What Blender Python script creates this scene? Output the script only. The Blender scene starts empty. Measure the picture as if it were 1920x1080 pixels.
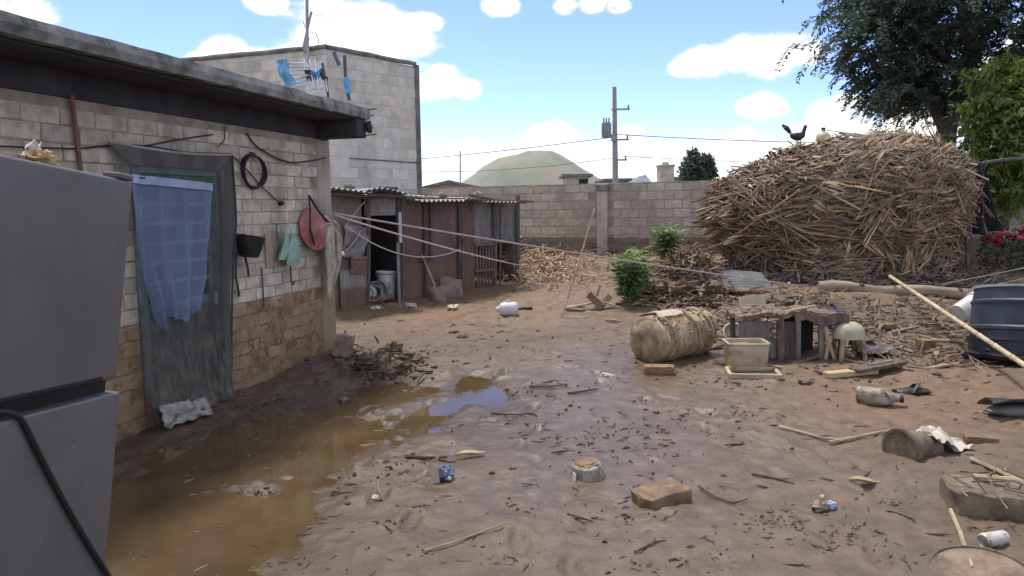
import bpy, bmesh, math, random
import numpy as np
from mathutils import Vector, Matrix, noise as mnoise

scene = bpy.context.scene
C = scene.collection
rng = random.Random(11)
nr = np.random.default_rng(5)
R = math.radians

# ------------------------------------------------------------------ camera
FPX, CX, CY, CAMZ = 1420.0, 960.0, 540.0, 1.65
PITCH, ROLL = R(6.0), R(0.8)
fwd = Vector((0, math.cos(PITCH), -math.sin(PITCH)))
r0 = Vector((1, 0, 0)); u0 = r0.cross(fwd)
rgt = r0 * math.cos(ROLL) - u0 * math.sin(ROLL)
upv = u0 * math.cos(ROLL) + r0 * math.sin(ROLL)
cam_data = bpy.data.cameras.new('camera')
cam_data.sensor_width = 36.0
cam_data.lens = FPX / 1920.0 * 36.0
cam_data.clip_start = 0.05
cam_data.clip_end = 20000
cam = bpy.data.objects.new('camera', cam_data)
C.objects.link(cam)
m3 = Matrix((rgt, upv, -fwd)).transposed()
cam.matrix_world = Matrix.Translation((0, 0, CAMZ)) @ m3.to_4x4()
scene.camera = cam

# ------------------------------------------------------------------ light and exposure
SUN_EL, SUN_AZ = R(66), R(-26)         # sun high, ahead and a little left
sdir = Vector((math.sin(SUN_AZ) * math.cos(SUN_EL), math.cos(SUN_AZ) * math.cos(SUN_EL), math.sin(SUN_EL)))
sl = bpy.data.lights.new('sun', 'SUN')
sl.energy = 1.8; sl.angle = R(9); sl.color = (1.0, 0.93, 0.82)
so = bpy.data.objects.new('sun', sl); C.objects.link(so)
so.rotation_euler = (-sdir).to_track_quat('-Z', 'Y').to_euler()
so.location = (0, 0, 30)
vs = scene.view_settings
vs.view_transform = 'Standard'; vs.look = 'None'; vs.gamma = 1.0
vs.use_curve_mapping = False
vs.exposure = 1.17
scene.cycles.use_denoising = True
scene.cycles.max_bounces = 8
scene.cycles.transparent_max_bounces = 24


def ray(px, py):
    return (fwd * FPX + rgt * (px - CX) + upv * (CY - py)).normalized()


def atY(px, py, Y):
    d = ray(px, py)
    return Vector((0, 0, CAMZ)) + d * (Y / d.y)


# ------------------------------------------------------------------ sky with clouds (world directions)
def NODE(nt, t, **kw):
    n = nt.nodes.new(t)
    for k, v in kw.items():
        setattr(n, k, v)
    return n


def mth(nt, op, a, b=None, c=None, clamp=False):
    n = nt.nodes.new('ShaderNodeMath'); n.operation = op; n.use_clamp = clamp
    for i, s in enumerate((a, b, c)):
        if s is None: continue
        if isinstance(s, (int, float)): n.inputs[i].default_value = s
        else: nt.links.new(s, n.inputs[i])
    return n.outputs[0]


def azel(px, py):
    d = ray(px, py)
    return math.atan2(d.x, d.y), math.asin(d.z)


world = bpy.data.worlds.new('World'); scene.world = world
world.use_nodes = True
nt = world.node_tree; nt.nodes.clear()
L = nt.links.new
sky = NODE(nt, 'ShaderNodeTexSky', sky_type='NISHITA', sun_disc=False)
sky.sun_elevation = SUN_EL; sky.sun_rotation = SUN_AZ
sky.air_density = 1.0; sky.dust_density = 0.15; sky.ozone_density = 2.5; sky.altitude = 2300
tc = NODE(nt, 'ShaderNodeTexCoord')
sep = NODE(nt, 'ShaderNodeSeparateXYZ'); L(tc.outputs['Generated'], sep.inputs[0])
az = mth(nt, 'ARCTAN2', sep.outputs[0], sep.outputs[1])
el = mth(nt, 'ARCSINE', sep.outputs[2])
comb = NODE(nt, 'ShaderNodeCombineXYZ'); L(az, comb.inputs[0]); L(mth(nt, 'MULTIPLY', el, 1.75), comb.inputs[1])
# cloud lobes: pixel centre and radius in pixels
lobes = [(600, 130, 70), (650, 60, 75), (660, 100, 75), (740, 70, 55), (690, 40, 50), (620, 30, 45), (560, 190, 70), (690, 150, 80), (800, 40, 26), (425, 95, 34), (470, 110, 30), (380, 110, 20),
         (830, 155, 38), (870, 165, 26), (790, 165, 36), (500, 5, 26),
         (1330, 110, 42), (1390, 100, 44), (1445, 105, 46), (1495, 100, 36), (1290, 125, 24),
         (1430, 196, 30), (1452, 200, 22), (1408, 194, 20), (1545, 207, 28), (1580, 200, 28),
         (1390, 285, 52), (1340, 290, 34), (1440, 290, 34), (1180, 255, 24), (1040, 262, 42), (990, 300, 52), (1120, 300, 52), (1210, 300, 48), (880, 310, 55), (830, 320, 50), (1290, 315, 60), (1480, 310, 60), (1560, 270, 60), (1600, 240, 40),
         (940, 10, 24), (1110, 8, 22), (1160, 12, 18), (1060, 12, 22), (20, 20, 50), (-150, 60, 110), (-320, 120, 140), (2050, 140, 130), (2250, 100, 150), (1720, 230, 60)]
P = [azel(x, y) + (r / FPX,) for x, y, r in lobes]
cur = None
for a, e, r in P:
    d = NODE(nt, 'ShaderNodeVectorMath', operation='DISTANCE')
    L(comb.outputs[0], d.inputs[0]); d.inputs[1].default_value = (a, e * 1.75, 0)
    q = mth(nt, 'MULTIPLY', d.outputs['Value'], 1.0 / (r * 1.24))
    cur = q if cur is None else mth(nt, 'SMOOTH_MIN', cur, q, 0.12)
nz = NODE(nt, 'ShaderNodeTexNoise'); nz.inputs['Scale'].default_value = 13; nz.inputs['Detail'].default_value = 9; nz.inputs['Roughness'].default_value = 0.62
L(comb.outputs[0], nz.inputs['Vector'])
nz2 = NODE(nt, 'ShaderNodeTexNoise'); nz2.inputs['Scale'].default_value = 5; nz2.inputs['Detail'].default_value = 4
L(comb.outputs[0], nz2.inputs['Vector'])
dd = mth(nt, 'ADD', cur, mth(nt, 'MULTIPLY', mth(nt, 'SUBTRACT', nz.outputs[0], 0.5), 1.9))
mask = NODE(nt, 'ShaderNodeMapRange', interpolation_type='SMOOTHERSTEP')
L(dd, mask.inputs[0]); mask.inputs[1].default_value = 1.28; mask.inputs[2].default_value = 0.58
nz3 = NODE(nt, 'ShaderNodeTexNoise'); nz3.inputs['Scale'].default_value = 5.5; nz3.inputs['Detail'].default_value = 7; nz3.inputs['Roughness'].default_value = .55
L(tc.outputs['Generated'], nz3.inputs['Vector'])
m3_ = NODE(nt, 'ShaderNodeMapRange', interpolation_type='SMOOTHERSTEP'); L(nz3.outputs[0], m3_.inputs[0]); m3_.inputs[1].default_value = .47; m3_.inputs[2].default_value = .56
ow = NODE(nt, 'ShaderNodeMapRange'); L(mth(nt, 'MAXIMUM', mth(nt, 'SUBTRACT', mth(nt, 'ABSOLUTE', az), .45), mth(nt, 'SUBTRACT', el, .2)), ow.inputs[0]); ow.inputs[1].default_value = .12; ow.inputs[2].default_value = .3
rest_ = mth(nt, 'MULTIPLY', m3_.outputs[0], ow.outputs[0])     # the same fair-weather clouds over the rest of the sky
# thin veil low over the horizon
veil = mth(nt, 'MULTIPLY', mth(nt, 'SMOOTH_MAX', mth(nt, 'SUBTRACT', 1.0, mth(nt, 'MULTIPLY', el, 8.5)), 0.0, .3), mth(nt, 'MULTIPLY', nz2.outputs[0], 1.0), clamp=True)
mk = mth(nt, 'MAXIMUM', mth(nt, 'MULTIPLY', mth(nt, 'MAXIMUM', mask.outputs[0], rest_), 0.97), mth(nt, 'MULTIPLY', veil, .65), clamp=True)
nz4 = NODE(nt, 'ShaderNodeTexNoise'); nz4.inputs['Scale'].default_value = 13; nz4.inputs['Detail'].default_value = 5; nz4.inputs['Roughness'].default_value = 0.6
upo = NODE(nt, 'ShaderNodeVectorMath', operation='ADD'); L(comb.outputs[0], upo.inputs[0]); upo.inputs[1].default_value = (-.006, .022, 0); L(upo.outputs[0], nz4.inputs['Vector'])
shade = mth(nt, 'ADD', mth(nt, 'MULTIPLY', mth(nt, 'SUBTRACT', nz4.outputs[0], nz.outputs[0]), 3.6), mth(nt, 'SUBTRACT', 1.25, mth(nt, 'MULTIPLY', mask.outputs[0], .45)), clamp=True)   # billows lit from above
ccol = NODE(nt, 'ShaderNodeMix', data_type='RGBA')
L(shade, ccol.inputs[0])
ccol.inputs[6].default_value = (2.3, 2.33, 2.4, 1); ccol.inputs[7].default_value = (4.6, 4.35, 3.95, 1)
mix = NODE(nt, 'ShaderNodeMix', data_type='RGBA')
deep = NODE(nt, 'ShaderNodeVectorMath', operation='MULTIPLY'); L(sky.outputs[0], deep.inputs[0]); deep.inputs[1].default_value = (.64, .62, .76)
L(mk, mix.inputs[0]); L(deep.outputs[0], mix.inputs[6]); L(ccol.outputs[2], mix.inputs[7])
bg = NODE(nt, 'ShaderNodeBackground'); bg.inputs['Strength'].default_value = 0.15
wo = NODE(nt, 'ShaderNodeOutputWorld')
L(mix.outputs[2], bg.inputs[0]); L(bg.outputs[0], wo.inputs[0])

# ------------------------------------------------------------------ noise and terrain
def vn(x, y, s=0.0):
    x = np.asarray(x, float); y = np.asarray(y, float)
    xi = np.floor(x); yi = np.floor(y); xf = x - xi; yf = y - yi
    def h(a, b):
        v = np.sin(a * 127.1 + b * 311.7 + s * 74.7) * 43758.5453
        return v - np.floor(v)
    u = xf * xf * (3 - 2 * xf); v = yf * yf * (3 - 2 * yf)
    a = h(xi, yi) * (1 - u) + h(xi + 1, yi) * u
    b = h(xi, yi + 1) * (1 - u) + h(xi + 1, yi + 1) * u
    return (a * (1 - v) + b * v) * 2 - 1


def fbm(x, y, o=4, s=0.0, g=0.5):
    t = 0; a = 1.0; n = 0
    for k in range(o):
        t = t + a * vn(x * 2 ** k + 13.7 * k, y * 2 ** k - 7.3 * k, s + k); n += a; a *= g
    return t / n


def sm(t):
    t = np.clip(t, 0, 1); return t * t * (3 - 2 * t)


def gauss(x, y, cx, cy, rx, ry, th=0.0, p=1.0):
    c, s = math.cos(th), math.sin(th)
    dx, dy = x - cx, y - cy
    a = (dx * c + dy * s) / rx; b = (-dx * s + dy * c) / ry
    return np.exp(-(a * a + b * b) ** p)


TH = R(16.0)
WATER_Z = -0.016
# puddles: centre, radii (across, along), turn, depth
POOLS = [(-1.80, 4.80, .80, 1.85, -TH, .078), (-1.55, 3.3, .48, .9, -.2, .050),
         (-1.02, 6.75, .40, .42, .3, .062), (-.62, 6.15, .18, .50, -.45, .050), (-.36, 6.95, .21, .46, .15, .056), (-.20, 6.45, .17, .32, .2, .050), (-.65, 5.6, .10, .18, -.4, .040),
         (1.9, 7.8, .8, .5, 0, .016)]


fr_ = random.Random(9)
FEET = []
for path in (((.2, 2.6), (-.1, 9.5)), ((2.6, 3.2), (.2, 8.5)), ((-.5, 3.0), (-1.2, 7.0)), ((3.6, 4.5), (1.0, 6.5)), ((1.4, 2.6), (2.2, 6.8)), ((-.7, 8.2), (1.0, 12.0))):
    (xa, ya), (xb, yb) = path; n_ = int(math.hypot(xb - xa, yb - ya) / .36); a_ = math.atan2(yb - ya, xb - xa)
    for k in range(n_):
        u = (k + fr_.uniform(-.2, .2)) / n_; s_ = (1 if k % 2 else -1) * .10
        FEET.append((xa + (xb - xa) * u - math.sin(a_) * s_ + fr_.uniform(-.07, .07), ya + (yb - ya) * u + math.cos(a_) * s_ + fr_.uniform(-.07, .07), a_ + fr_.uniform(-.4, .4), fr_.uniform(.010, .026)))


def wetmap(x, y):
    w = gauss(x, y, .9, 6.6, 1.5, 1.6, -.3) + .8 * gauss(x, y, .6, 4.2, 1.9, 1.8) + .7 * gauss(x, y, 1.6, 8.2, 1.2, .7)
    for cx, cy, rx, ry, th, d in POOLS[:7]:
        w = w + .3 * gauss(x, y, cx, cy, rx * 1.4, ry * 1.4, th)
    return np.clip(w, 0, 1)


def Hf(x, y):
    x = np.atleast_1d(np.asarray(x, float)); y = np.atleast_1d(np.asarray(y, float))
    near = sm((24 - y) / 4.0)
    z = .033 * np.clip(y - 6.0, 0, 4) + 0.39 * sm((y - 9.4) / 8.2)
    z = z + 0.10 * sm((x - 2.4) / 2.6) * sm((y - 4) / 3) * near
    z = z + 0.20 * gauss(x, y, 4.3, 10.6, 1.9, 1.3) + .08 * gauss(x, y, 3.2, 9.0, 1.0, .8)
    z = z + 0.25 * gauss(x, y, 1.9, 11.9, .9, .8) + .32 * gauss(x, y, 3.35, 9.25, .75, .5) + .22 * gauss(x, y, 2.75, 11.4, .9, .7)
    wet = wetmap(x, y)
    rough = (1 - .72 * wet)
    b = .030 * fbm(x * 1.1, y * 1.1, 3, 1) + rough * (.026 * fbm(x * 3.2, y * 3.2, 4, 5) + .012 * (1 - np.abs(fbm(x * 9, y * 9, 3, 9))) ** 2) + .006 * fbm(x * 14, y * 14, 2, 4)
    hp = gauss(x, y, -1.42, 7.75, .55, .5, .3) 
    b = b + hp * (.10 + .10 * fbm(x * 7, y * 7, 4, 21, .65))
    b = b + .03 * gauss(x, y, 4.0, 6.2, 1.3, 1.4) * fbm(x * 5, y * 5, 4, 33)
    # trampled strip of clods between puddle and yard
    b = b + .018 * sm(fbm(x * 5.5, y * 5.5, 4, 44, .6) * 1.6) * sm((y - 2) / 1.0) * (1 - .5 * wet)
    pat = sm(fbm(x * .8, y * .8, 3, 81) * 2.2 + .25)
    b = b + pat * (.020 * (1 - np.abs(fbm(x * 7, y * 7, 4, 87, .6))) ** 3 + .010 * fbm(x * 22, y * 22, 3, 93)) * (1 - .55 * wet)
    for fx, fy, fa, fd in FEET:
        c_, s_ = math.cos(fa), math.sin(fa)
        m_ = (np.abs(x - fx) < .4) & (np.abs(y - fy) < .4)
        if not m_.any(): continue
        dx, dy = x[m_] - fx, y[m_] - fy
        q = np.sqrt(((dx * c_ + dy * s_) / .135) ** 2 + ((-dx * s_ + dy * c_) / .052) ** 2)
        b[m_] += fd * (-np.exp(-q ** 4) + .55 * np.exp(-((q - 1.35) / .35) ** 2))
    z = z + b * near
    dep = 0
    for cx, cy, rx, ry, th, d in POOLS:
        dep = dep + d * gauss(x, y, cx + .05 * 0, cy, rx, ry, th, 1.6)
    isl = np.clip(fbm(x * 3.3, y * 5.0, 4, 71, .62) - .08, 0, 1)
    z = z - np.minimum(dep, .088) * (1 + .45 * fbm(x * 4, y * 4, 3, 61)) + .006 * near + .115 * isl * gauss(x, y, -1.65, 4.7, 1.0, 2.2, -TH)
    return z


GX0, GY0, GS = -6.0, 1.0, .025
_gx = np.arange(GX0, 11, GS); _gy = np.arange(GY0, 22, GS)
HG = Hf(*np.meshgrid(_gx, _gy, indexing='ij'))


def Hg(x, y):
    """height from the table"""
    x = np.asarray(x, float); y = np.asarray(y, float)
    fx = np.clip((x - GX0) / GS, 0, len(_gx) - 2.001); fy = np.clip((y - GY0) / GS, 0, len(_gy) - 2.001)
    i = fx.astype(int); j = fy.astype(int); u = fx - i; v = fy - j
    return (HG[i, j] * (1 - u) + HG[i + 1, j] * u) * (1 - v) + (HG[i, j + 1] * (1 - u) + HG[i + 1, j + 1] * u) * v


def H(x, y):
    return float(Hg(x, y))


TT = np.arange(1.6, 30, .06)


def G(px, py, dz=0.0):
    """first point of the ground seen at a pixel"""
    d = ray(px, py)
    zs = CAMZ + d.z * TT
    hit = np.nonzero(zs < Hg(d.x * TT, d.y * TT) + dz)[0]
    t = TT[hit[0]] if len(hit) else 30.0
    if len(hit):
        t2 = np.linspace(t - .06, t, 7); h2 = np.nonzero(CAMZ + d.z * t2 < Hg(d.x * t2, d.y * t2) + dz)[0]; t = t2[h2[0]] if len(h2) else t
    t = float(t)
    return Vector((d.x * t, d.y * t, CAMZ + d.z * t))


def mpp(p):
    return (Vector(p) - Vector((0, 0, CAMZ))).dot(fwd) / FPX


# ------------------------------------------------------------------ mesh builder
class MB:
    def __init__(s): s.v = []; s.f = []; s.a = []

    def add(s, v, f, a=None):
        o = len(s.v)
        s.v.extend([tuple(p) for p in v]); s.f.extend([tuple(i + o for i in q) for q in f])
        s.a.extend([rng.random() if a is None else a] * len(v))
        return s

    def box(s, c, d, M3=None, jit=0.0):
        vs_ = []
        for k in range(8):
            p = Vector(((-.5, .5)[k & 1] * d[0], (-.5, .5)[k >> 1 & 1] * d[1], (-.5, .5)[k >> 2] * d[2]))
            if jit: p += Vector((rng.uniform(-jit, jit), rng.uniform(-jit, jit), rng.uniform(-jit, jit)))
            if M3 is not None: p = M3 @ p
            vs_.append(p + Vector(c))
        return s.add(vs_, [(0, 2, 3, 1), (4, 5, 7, 6), (0, 1, 5, 4), (2, 6, 7, 3), (0, 4, 6, 2), (1, 3, 7, 5)])

    def cham(s, c, d, b=.01, M3=None, seg=1, rough=0.0, cuts=0, rs=6.0):
        bm = bmesh.new(); bmesh.ops.create_cube(bm, size=1)
        for v in bm.verts: v.co = Vector((v.co.x * d[0], v.co.y * d[1], v.co.z * d[2]))
        if cuts: bmesh.ops.subdivide_edges(bm, edges=bm.edges[:], cuts=cuts, use_grid_fill=True)
        if cuts == 0: bmesh.ops.bevel(bm, geom=bm.edges[:], offset=b, segments=seg, affect='EDGES', profile=.6)
        else:
            for v in bm.verts:           # round corners by pulling in
                p = v.co
                for i in range(3): pass
        off = Vector((rng.uniform(0, 50), rng.uniform(0, 50), 0))
        bm.verts.index_update()
        vs_ = []
        for v in bm.verts:
            p = v.co.copy()
            if rough: p += mnoise.noise_vector(p * rs + off) * rough
            if cuts:
                q = Vector((abs(p.x) / (d[0] / 2), abs(p.y) / (d[1] / 2), abs(p.z) / (d[2] / 2)))
                e = sorted(q)[1]
                if e > .8: p *= 1 - b * (e - .8) / .2
            if M3 is not None: p = M3 @ p
            vs_.append(p + Vector(c))
        s.add(vs_, [tuple(v.index for v in f.verts) for f in bm.faces]); bm.free()
        return s

    def tube(s, pts, r, n=6, a=None, flat=1.0):
        pts = [Vector(p) for p in pts]
        m = len(pts)
        rs = r if isinstance(r, (list, tuple)) else [r] * m
        vs_ = []; fs = []
        t = (pts[1] - pts[0]).normalized()
        ref = Vector((0, 0, 1)) if abs(t.z) < .9 else Vector((1, 0, 0))
        nrm = t.cross(ref).normalized()
        for i in range(m):
            t = (pts[min(i + 1, m - 1)] - pts[max(i - 1, 0)]).normalized()
            nrm = (nrm - t * nrm.dot(t)).normalized(); bi = t.cross(nrm)
            for k in range(n):
                an = 2 * math.pi * k / n
                vs_.append(pts[i] + nrm * (math.cos(an) * rs[i]) + bi * (math.sin(an) * rs[i] * flat))
        for i in range(m - 1):
            for k in range(n):
                k2 = (k + 1) % n
                fs.append((i * n + k, i * n + k2, (i + 1) * n + k2, (i + 1) * n + k))
        fs.append(tuple(reversed(range(n)))); fs.append(tuple((m - 1) * n + k for k in range(n)))
        return s.add(vs_, fs, a)

    def lathe(s, prof, n=28, M4=None, wob=0.0, wf=3.0):
        """prof: list of (radius, z)"""
        vs_ = []; fs = []
        off = rng.uniform(0, 99)
        for r, z in prof:
            for k in range(n):
                an = 2 * math.pi * k / n
                p = Vector((r * math.cos(an), r * math.sin(an), z))
                if wob: p *= 1 + wob * mnoise.noise(p * wf + Vector((off, 0, 0)))
                vs_.append(M4 @ p if M4 is not None else p)
        for i in range(len(prof) - 1):
            for k in range(n):
                k2 = (k + 1) % n
                fs.append((i * n + k, i * n + k2, (i + 1) * n + k2, (i + 1) * n + k))
        fs.append(tuple(reversed(range(n)))); fs.append(tuple((len(prof) - 1) * n + k for k in range(n)))
        return s.add(vs_, fs)

    def sheet(s, fn, nu, nv, th=.004):
        P_ = [[Vector(fn(i / nu, j / nv)) for j in range(nv + 1)] for i in range(nu + 1)]
        N_ = [[None] * (nv + 1) for _ in range(nu + 1)]
        for i in range(nu + 1):
            for j in range(nv + 1):
                du = P_[min(i + 1, nu)][j] - P_[max(i - 1, 0)][j]; dv = P_[i][min(j + 1, nv)] - P_[i][max(j - 1, 0)]
                q = du.cross(dv); N_[i][j] = q.normalized() if q.length > 1e-9 else Vector((0, 0, 1))
        w = nv + 1; top = [P_[i][j] + N_[i][j] * th / 2 for i in range(nu + 1) for j in range(w)]
        bot = [P_[i][j] - N_[i][j] * th / 2 for i in range(nu + 1) for j in range(w)]
        o = len(top); fs = []
        for i in range(nu):
            for j in range(nv):
                a, b, c, d = i * w + j, (i + 1) * w + j, (i + 1) * w + j + 1, i * w + j + 1
                fs.append((a, b, c, d)); fs.append((o + d, o + c, o + b, o + a))
        edge = [i * w for i in range(nu + 1)] + [nu * w + j for j in range(1, w)] + [i * w + nv for i in range(nu - 1, -1, -1)] + [j for j in range(nv - 1, 0, -1)]
        for k in range(len(edge)):
            a, b = edge[k], edge[(k + 1) % len(edge)]
            fs.append((b, a, o + a, o + b))
        return s.add(top + bot, fs)

    def lump(s, c, r, amp=.15, f=2.0, nu=18, nv=12, M3=None, a=None):
        vs_ = []; fs = []; off = Vector((rng.uniform(0, 99), rng.uniform(0, 99), 0))
        c = Vector(c)
        for j in range(nv + 1):
            ph = math.pi * j / nv
            for i in range(nu):
                an = 2 * math.pi * i / nu
                q = Vector((math.sin(ph) * math.cos(an), math.sin(ph) * math.sin(an), -math.cos(ph)))
                k = 1 + amp * mnoise.noise(q * f + off) + amp * .5 * mnoise.noise(q * f * 2.7 + off)
                p = Vector((q.x * r[0] * k, q.y * r[1] * k, q.z * r[2] * k))
                vs_.append((M3 @ p if M3 is not None else p) + c)
        for j in range(nv):
            for i in range(nu):
                i2 = (i + 1) % nu
                fs.append((j * nu + i, j * nu + i2, (j + 1) * nu + i2, (j + 1) * nu + i))
        return s.add(vs_, fs, a)

    def mesh(s, name, smooth=False, recalc=True):
        me = bpy.data.meshes.new(name)
        me.from_pydata(s.v, [], s.f); me.update()
        if recalc:
            bm = bmesh.new(); bm.from_mesh(me); bmesh.ops.recalc_face_normals(bm, faces=bm.faces[:]); bm.to_mesh(me); bm.free()
        at = me.attributes.new('rnd', 'FLOAT', 'POINT'); at.data.foreach_set('value', np.array(s.a, dtype=np.float32))
        if smooth:
            me.polygons.foreach_set('use_smooth', np.ones(len(me.polygons), dtype=bool))
            me.set_sharp_from_angle(angle=R(38))
        return me

    def build(s, name, mat, parent=None, loc=None, rot=None, smooth=False, recalc=True):
        return link(name, s.mesh(name, smooth, recalc), mat, parent, loc, rot)


def link(name, me, mat, parent=None, loc=None, rot=None, scale=None):
    o = bpy.data.objects.new(name, me)
    C.objects.link(o)
    if mat is not None and not me.materials: me.materials.append(mat)
    if parent is not None: o.parent = parent
    if loc is not None: o.location = loc
    if rot is not None: o.rotation_euler = rot
    if scale is not None: o.scale = scale
    return o


def tag(o, label, cat=None, group=None):
    o['label'] = label
    if cat: o['category'] = cat
    if group: o['group'] = group
    return o


def thing(name, label, cat, loc=(0, 0, 0), rot=(0, 0, 0), group=None):
    o = bpy.data.objects.new(name, None); C.objects.link(o)
    o.empty_display_size = .1
    o.location = loc; o.rotation_euler = rot
    return tag(o, label, cat, group)


def struct(o): o['kind'] = 'structure'; return o
def stuff(o): o['kind'] = 'stuff'; return o
def rotz(a): return Matrix.Rotation(a, 3, 'Z')
def eul(x, y, z): return (Matrix.Rotation(z, 3, 'Z') @ Matrix.Rotation(y, 3, 'Y') @ Matrix.Rotation(x, 3, 'X'))


# ------------------------------------------------------------------ materials
MUD = (.195, .130, .080)
MUD_DK = (.10, .065, .04)
_m = {}


def mat(name, c1, c2=None, c3=None, scale=5.0, rough=.75, rvar=.15, bump=.3, bscale=40.0, rand=.14, metallic=0.0,
        mudline=None, blotch=0.0, bscl=5.0, stretch=(1, 1, 1), attr=False, spec=.4, mudcol=None, trans=0.0, coat=0.0, detail=6, stain=None):
    if name in _m: return _m[name]
    m = bpy.data.materials.new(name); m.use_nodes = True
    nt = m.node_tree; b = nt.nodes['Principled BSDF']; L = nt.links.new
    tc = NODE(nt, 'ShaderNodeTexCoord'); oi = NODE(nt, 'ShaderNodeObjectInfo')
    ad = NODE(nt, 'ShaderNodeVectorMath', operation='ADD'); L(tc.outputs['Object'], ad.inputs[0])
    mu = NODE(nt, 'ShaderNodeVectorMath', operation='SCALE'); mu.inputs[0].default_value = (37, 91, 53); L(oi.outputs['Random'], mu.inputs['Scale']); L(mu.outputs[0], ad.inputs[1])
    st = NODE(nt, 'ShaderNodeVectorMath', operation='MULTIPLY'); L(ad.outputs[0], st.inputs[0]); st.inputs[1].default_value = stretch
    co = st.outputs[0]
    n1 = NODE(nt, 'ShaderNodeTexNoise'); L(co, n1.inputs['Vector']); n1.inputs['Scale'].default_value = scale; n1.inputs['Detail'].default_value = detail; n1.inputs['Roughness'].default_value = .6
    rp = NODE(nt, 'ShaderNodeValToRGB'); L(n1.outputs[0], rp.inputs[0])
    c2 = c2 or tuple(v * .8 for v in c1); c3 = c3 or tuple(min(1, v * 1.18) for v in c1)
    e = rp.color_ramp.elements
    e[0].position = .33; e[0].color = (*c2, 1); e[1].position = .68; e[1].color = (*c3, 1)
    x = e.new(.5); x.color = (*c1, 1)
    col = rp.outputs[0]
    if rand:
        src = oi.outputs['Random']
        if attr:
            at = NODE(nt, 'ShaderNodeAttribute', attribute_name='rnd'); src = mth(nt, 'FRACT', mth(nt, 'ADD', at.outputs['Fac'], src))
        hsv = NODE(nt, 'ShaderNodeHueSaturation'); L(col, hsv.inputs['Color'])
        L(mth(nt, 'ADD', mth(nt, 'MULTIPLY', src, 2 * rand), 1 - rand), hsv.inputs['Value'])
        L(mth(nt, 'ADD', mth(nt, 'MULTIPLY', mth(nt, 'FRACT', mth(nt, 'MULTIPLY', src, 7.31)), .3), .85), hsv.inputs['Saturation'])
        col = hsv.outputs[0]
    mc = mudcol or MUD
    if stain is not None:      # old damp streaks and soot, fixed to the wall
        ge = NODE(nt, 'ShaderNodeNewGeometry')
        vm = NODE(nt, 'ShaderNodeVectorMath', operation='MULTIPLY'); L(ge.outputs['Position'], vm.inputs[0]); vm.inputs[1].default_value = (1, 1, .42)
        ns = NODE(nt, 'ShaderNodeTexNoise'); L(vm.outputs[0], ns.inputs['Vector']); ns.inputs['Scale'].default_value = stain[1]; ns.inputs['Detail'].default_value = 8; ns.inputs['Roughness'].default_value = .66
        mr = NODE(nt, 'ShaderNodeMapRange'); L(ns.outputs[0], mr.inputs[0]); mr.inputs[1].default_value = .47; mr.inputs[2].default_value = .70; mr.inputs[4].default_value = stain[0]
        mm = NODE(nt, 'ShaderNodeMix', data_type='RGBA'); L(mr.outputs[0], mm.inputs[0]); L(col, mm.inputs[6]); mm.inputs[7].default_value = (.15, .125, .098, 1); col = mm.outputs[2]
    if mudline is not None:
        ge = NODE(nt, 'ShaderNodeNewGeometry'); sp = NODE(nt, 'ShaderNodeSeparateXYZ'); L(ge.outputs['Position'], sp.inputs[0])
        nm = NODE(nt, 'ShaderNodeTexNoise'); L(ge.outputs['Position'], nm.inputs['Vector']); nm.inputs['Scale'].default_value = 3.5; nm.inputs['Detail'].default_value = 5
        hz = mth(nt, 'ADD', sp.outputs[2], mth(nt, 'MULTIPLY', mth(nt, 'SUBTRACT', nm.outputs[0], .5), .07))
        mr = NODE(nt, 'ShaderNodeMapRange'); L(hz, mr.inputs[0]); mr.inputs[1].default_value = mudline[0] + .02; mr.inputs[2].default_value = mudline[0] - .03
        nm2 = NODE(nt, 'ShaderNodeTexNoise'); L(ge.outputs['Position'], nm2.inputs['Vector']); nm2.inputs['Scale'].default_value = 9; nm2.inputs['Detail'].default_value = 7; nm2.inputs['Roughness'].default_value = .7
        mr2 = NODE(nt, 'ShaderNodeMapRange'); L(nm2.outputs[0], mr2.inputs[0]); mr2.inputs[1].default_value = .3; mr2.inputs[2].default_value = .62; mr2.inputs[3].default_value = 1.0; mr2.inputs[4].default_value = mudline[1]
        lo = NODE(nt, 'ShaderNodeMapRange'); L(sp.outputs[2], lo.inputs[0]); lo.inputs[1].default_value = mudline[0] * .75; lo.inputs[2].default_value = mudline[0] * .25
        fac = mth(nt, 'MULTIPLY', mr.outputs[0], mth(nt, 'MAXIMUM', mr2.outputs[0], mth(nt, 'MULTIPLY', lo.outputs[0], .92)))
        mm = NODE(nt, 'ShaderNodeMix', data_type='RGBA'); L(fac, mm.inputs[0]); L(col, mm.inputs[6])
        mcr = NODE(nt, 'ShaderNodeMix', data_type='RGBA'); L(n1.outputs[0], mcr.inputs[0]); mcr.inputs[6].default_value = (*[v * .7 for v in mc], 1); mcr.inputs[7].default_value = (*[v * 1.15 for v in mc], 1)
        L(mcr.outputs[2], mm.inputs[7]); col = mm.outputs[2]
    if blotch:
        nb = NODE(nt, 'ShaderNodeTexNoise'); L(ad.outputs[0], nb.inputs['Vector']); nb.inputs['Scale'].default_value = bscl; nb.inputs['Detail'].default_value = 8; nb.inputs['Roughness'].default_value = .62
        mr = NODE(nt, 'ShaderNodeMapRange'); L(nb.outputs[0], mr.inputs[0]); mr.inputs[1].default_value = .72 - .45 * blotch; mr.inputs[2].default_value = .80 - .45 * blotch
        mm = NODE(nt, 'ShaderNodeMix', data_type='RGBA'); L(mr.outputs[0], mm.inputs[0]); L(col, mm.inputs[6])
        mcr = NODE(nt, 'ShaderNodeMix', data_type='RGBA'); L(n1.outputs[0], mcr.inputs[0]); mcr.inputs[6].default_value = (*[v * .75 for v in mc], 1); mcr.inputs[7].default_value = (*[v * 1.25 for v in mc], 1)
        L(mcr.outputs[2], mm.inputs[7]); col = mm.outputs[2]
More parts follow.
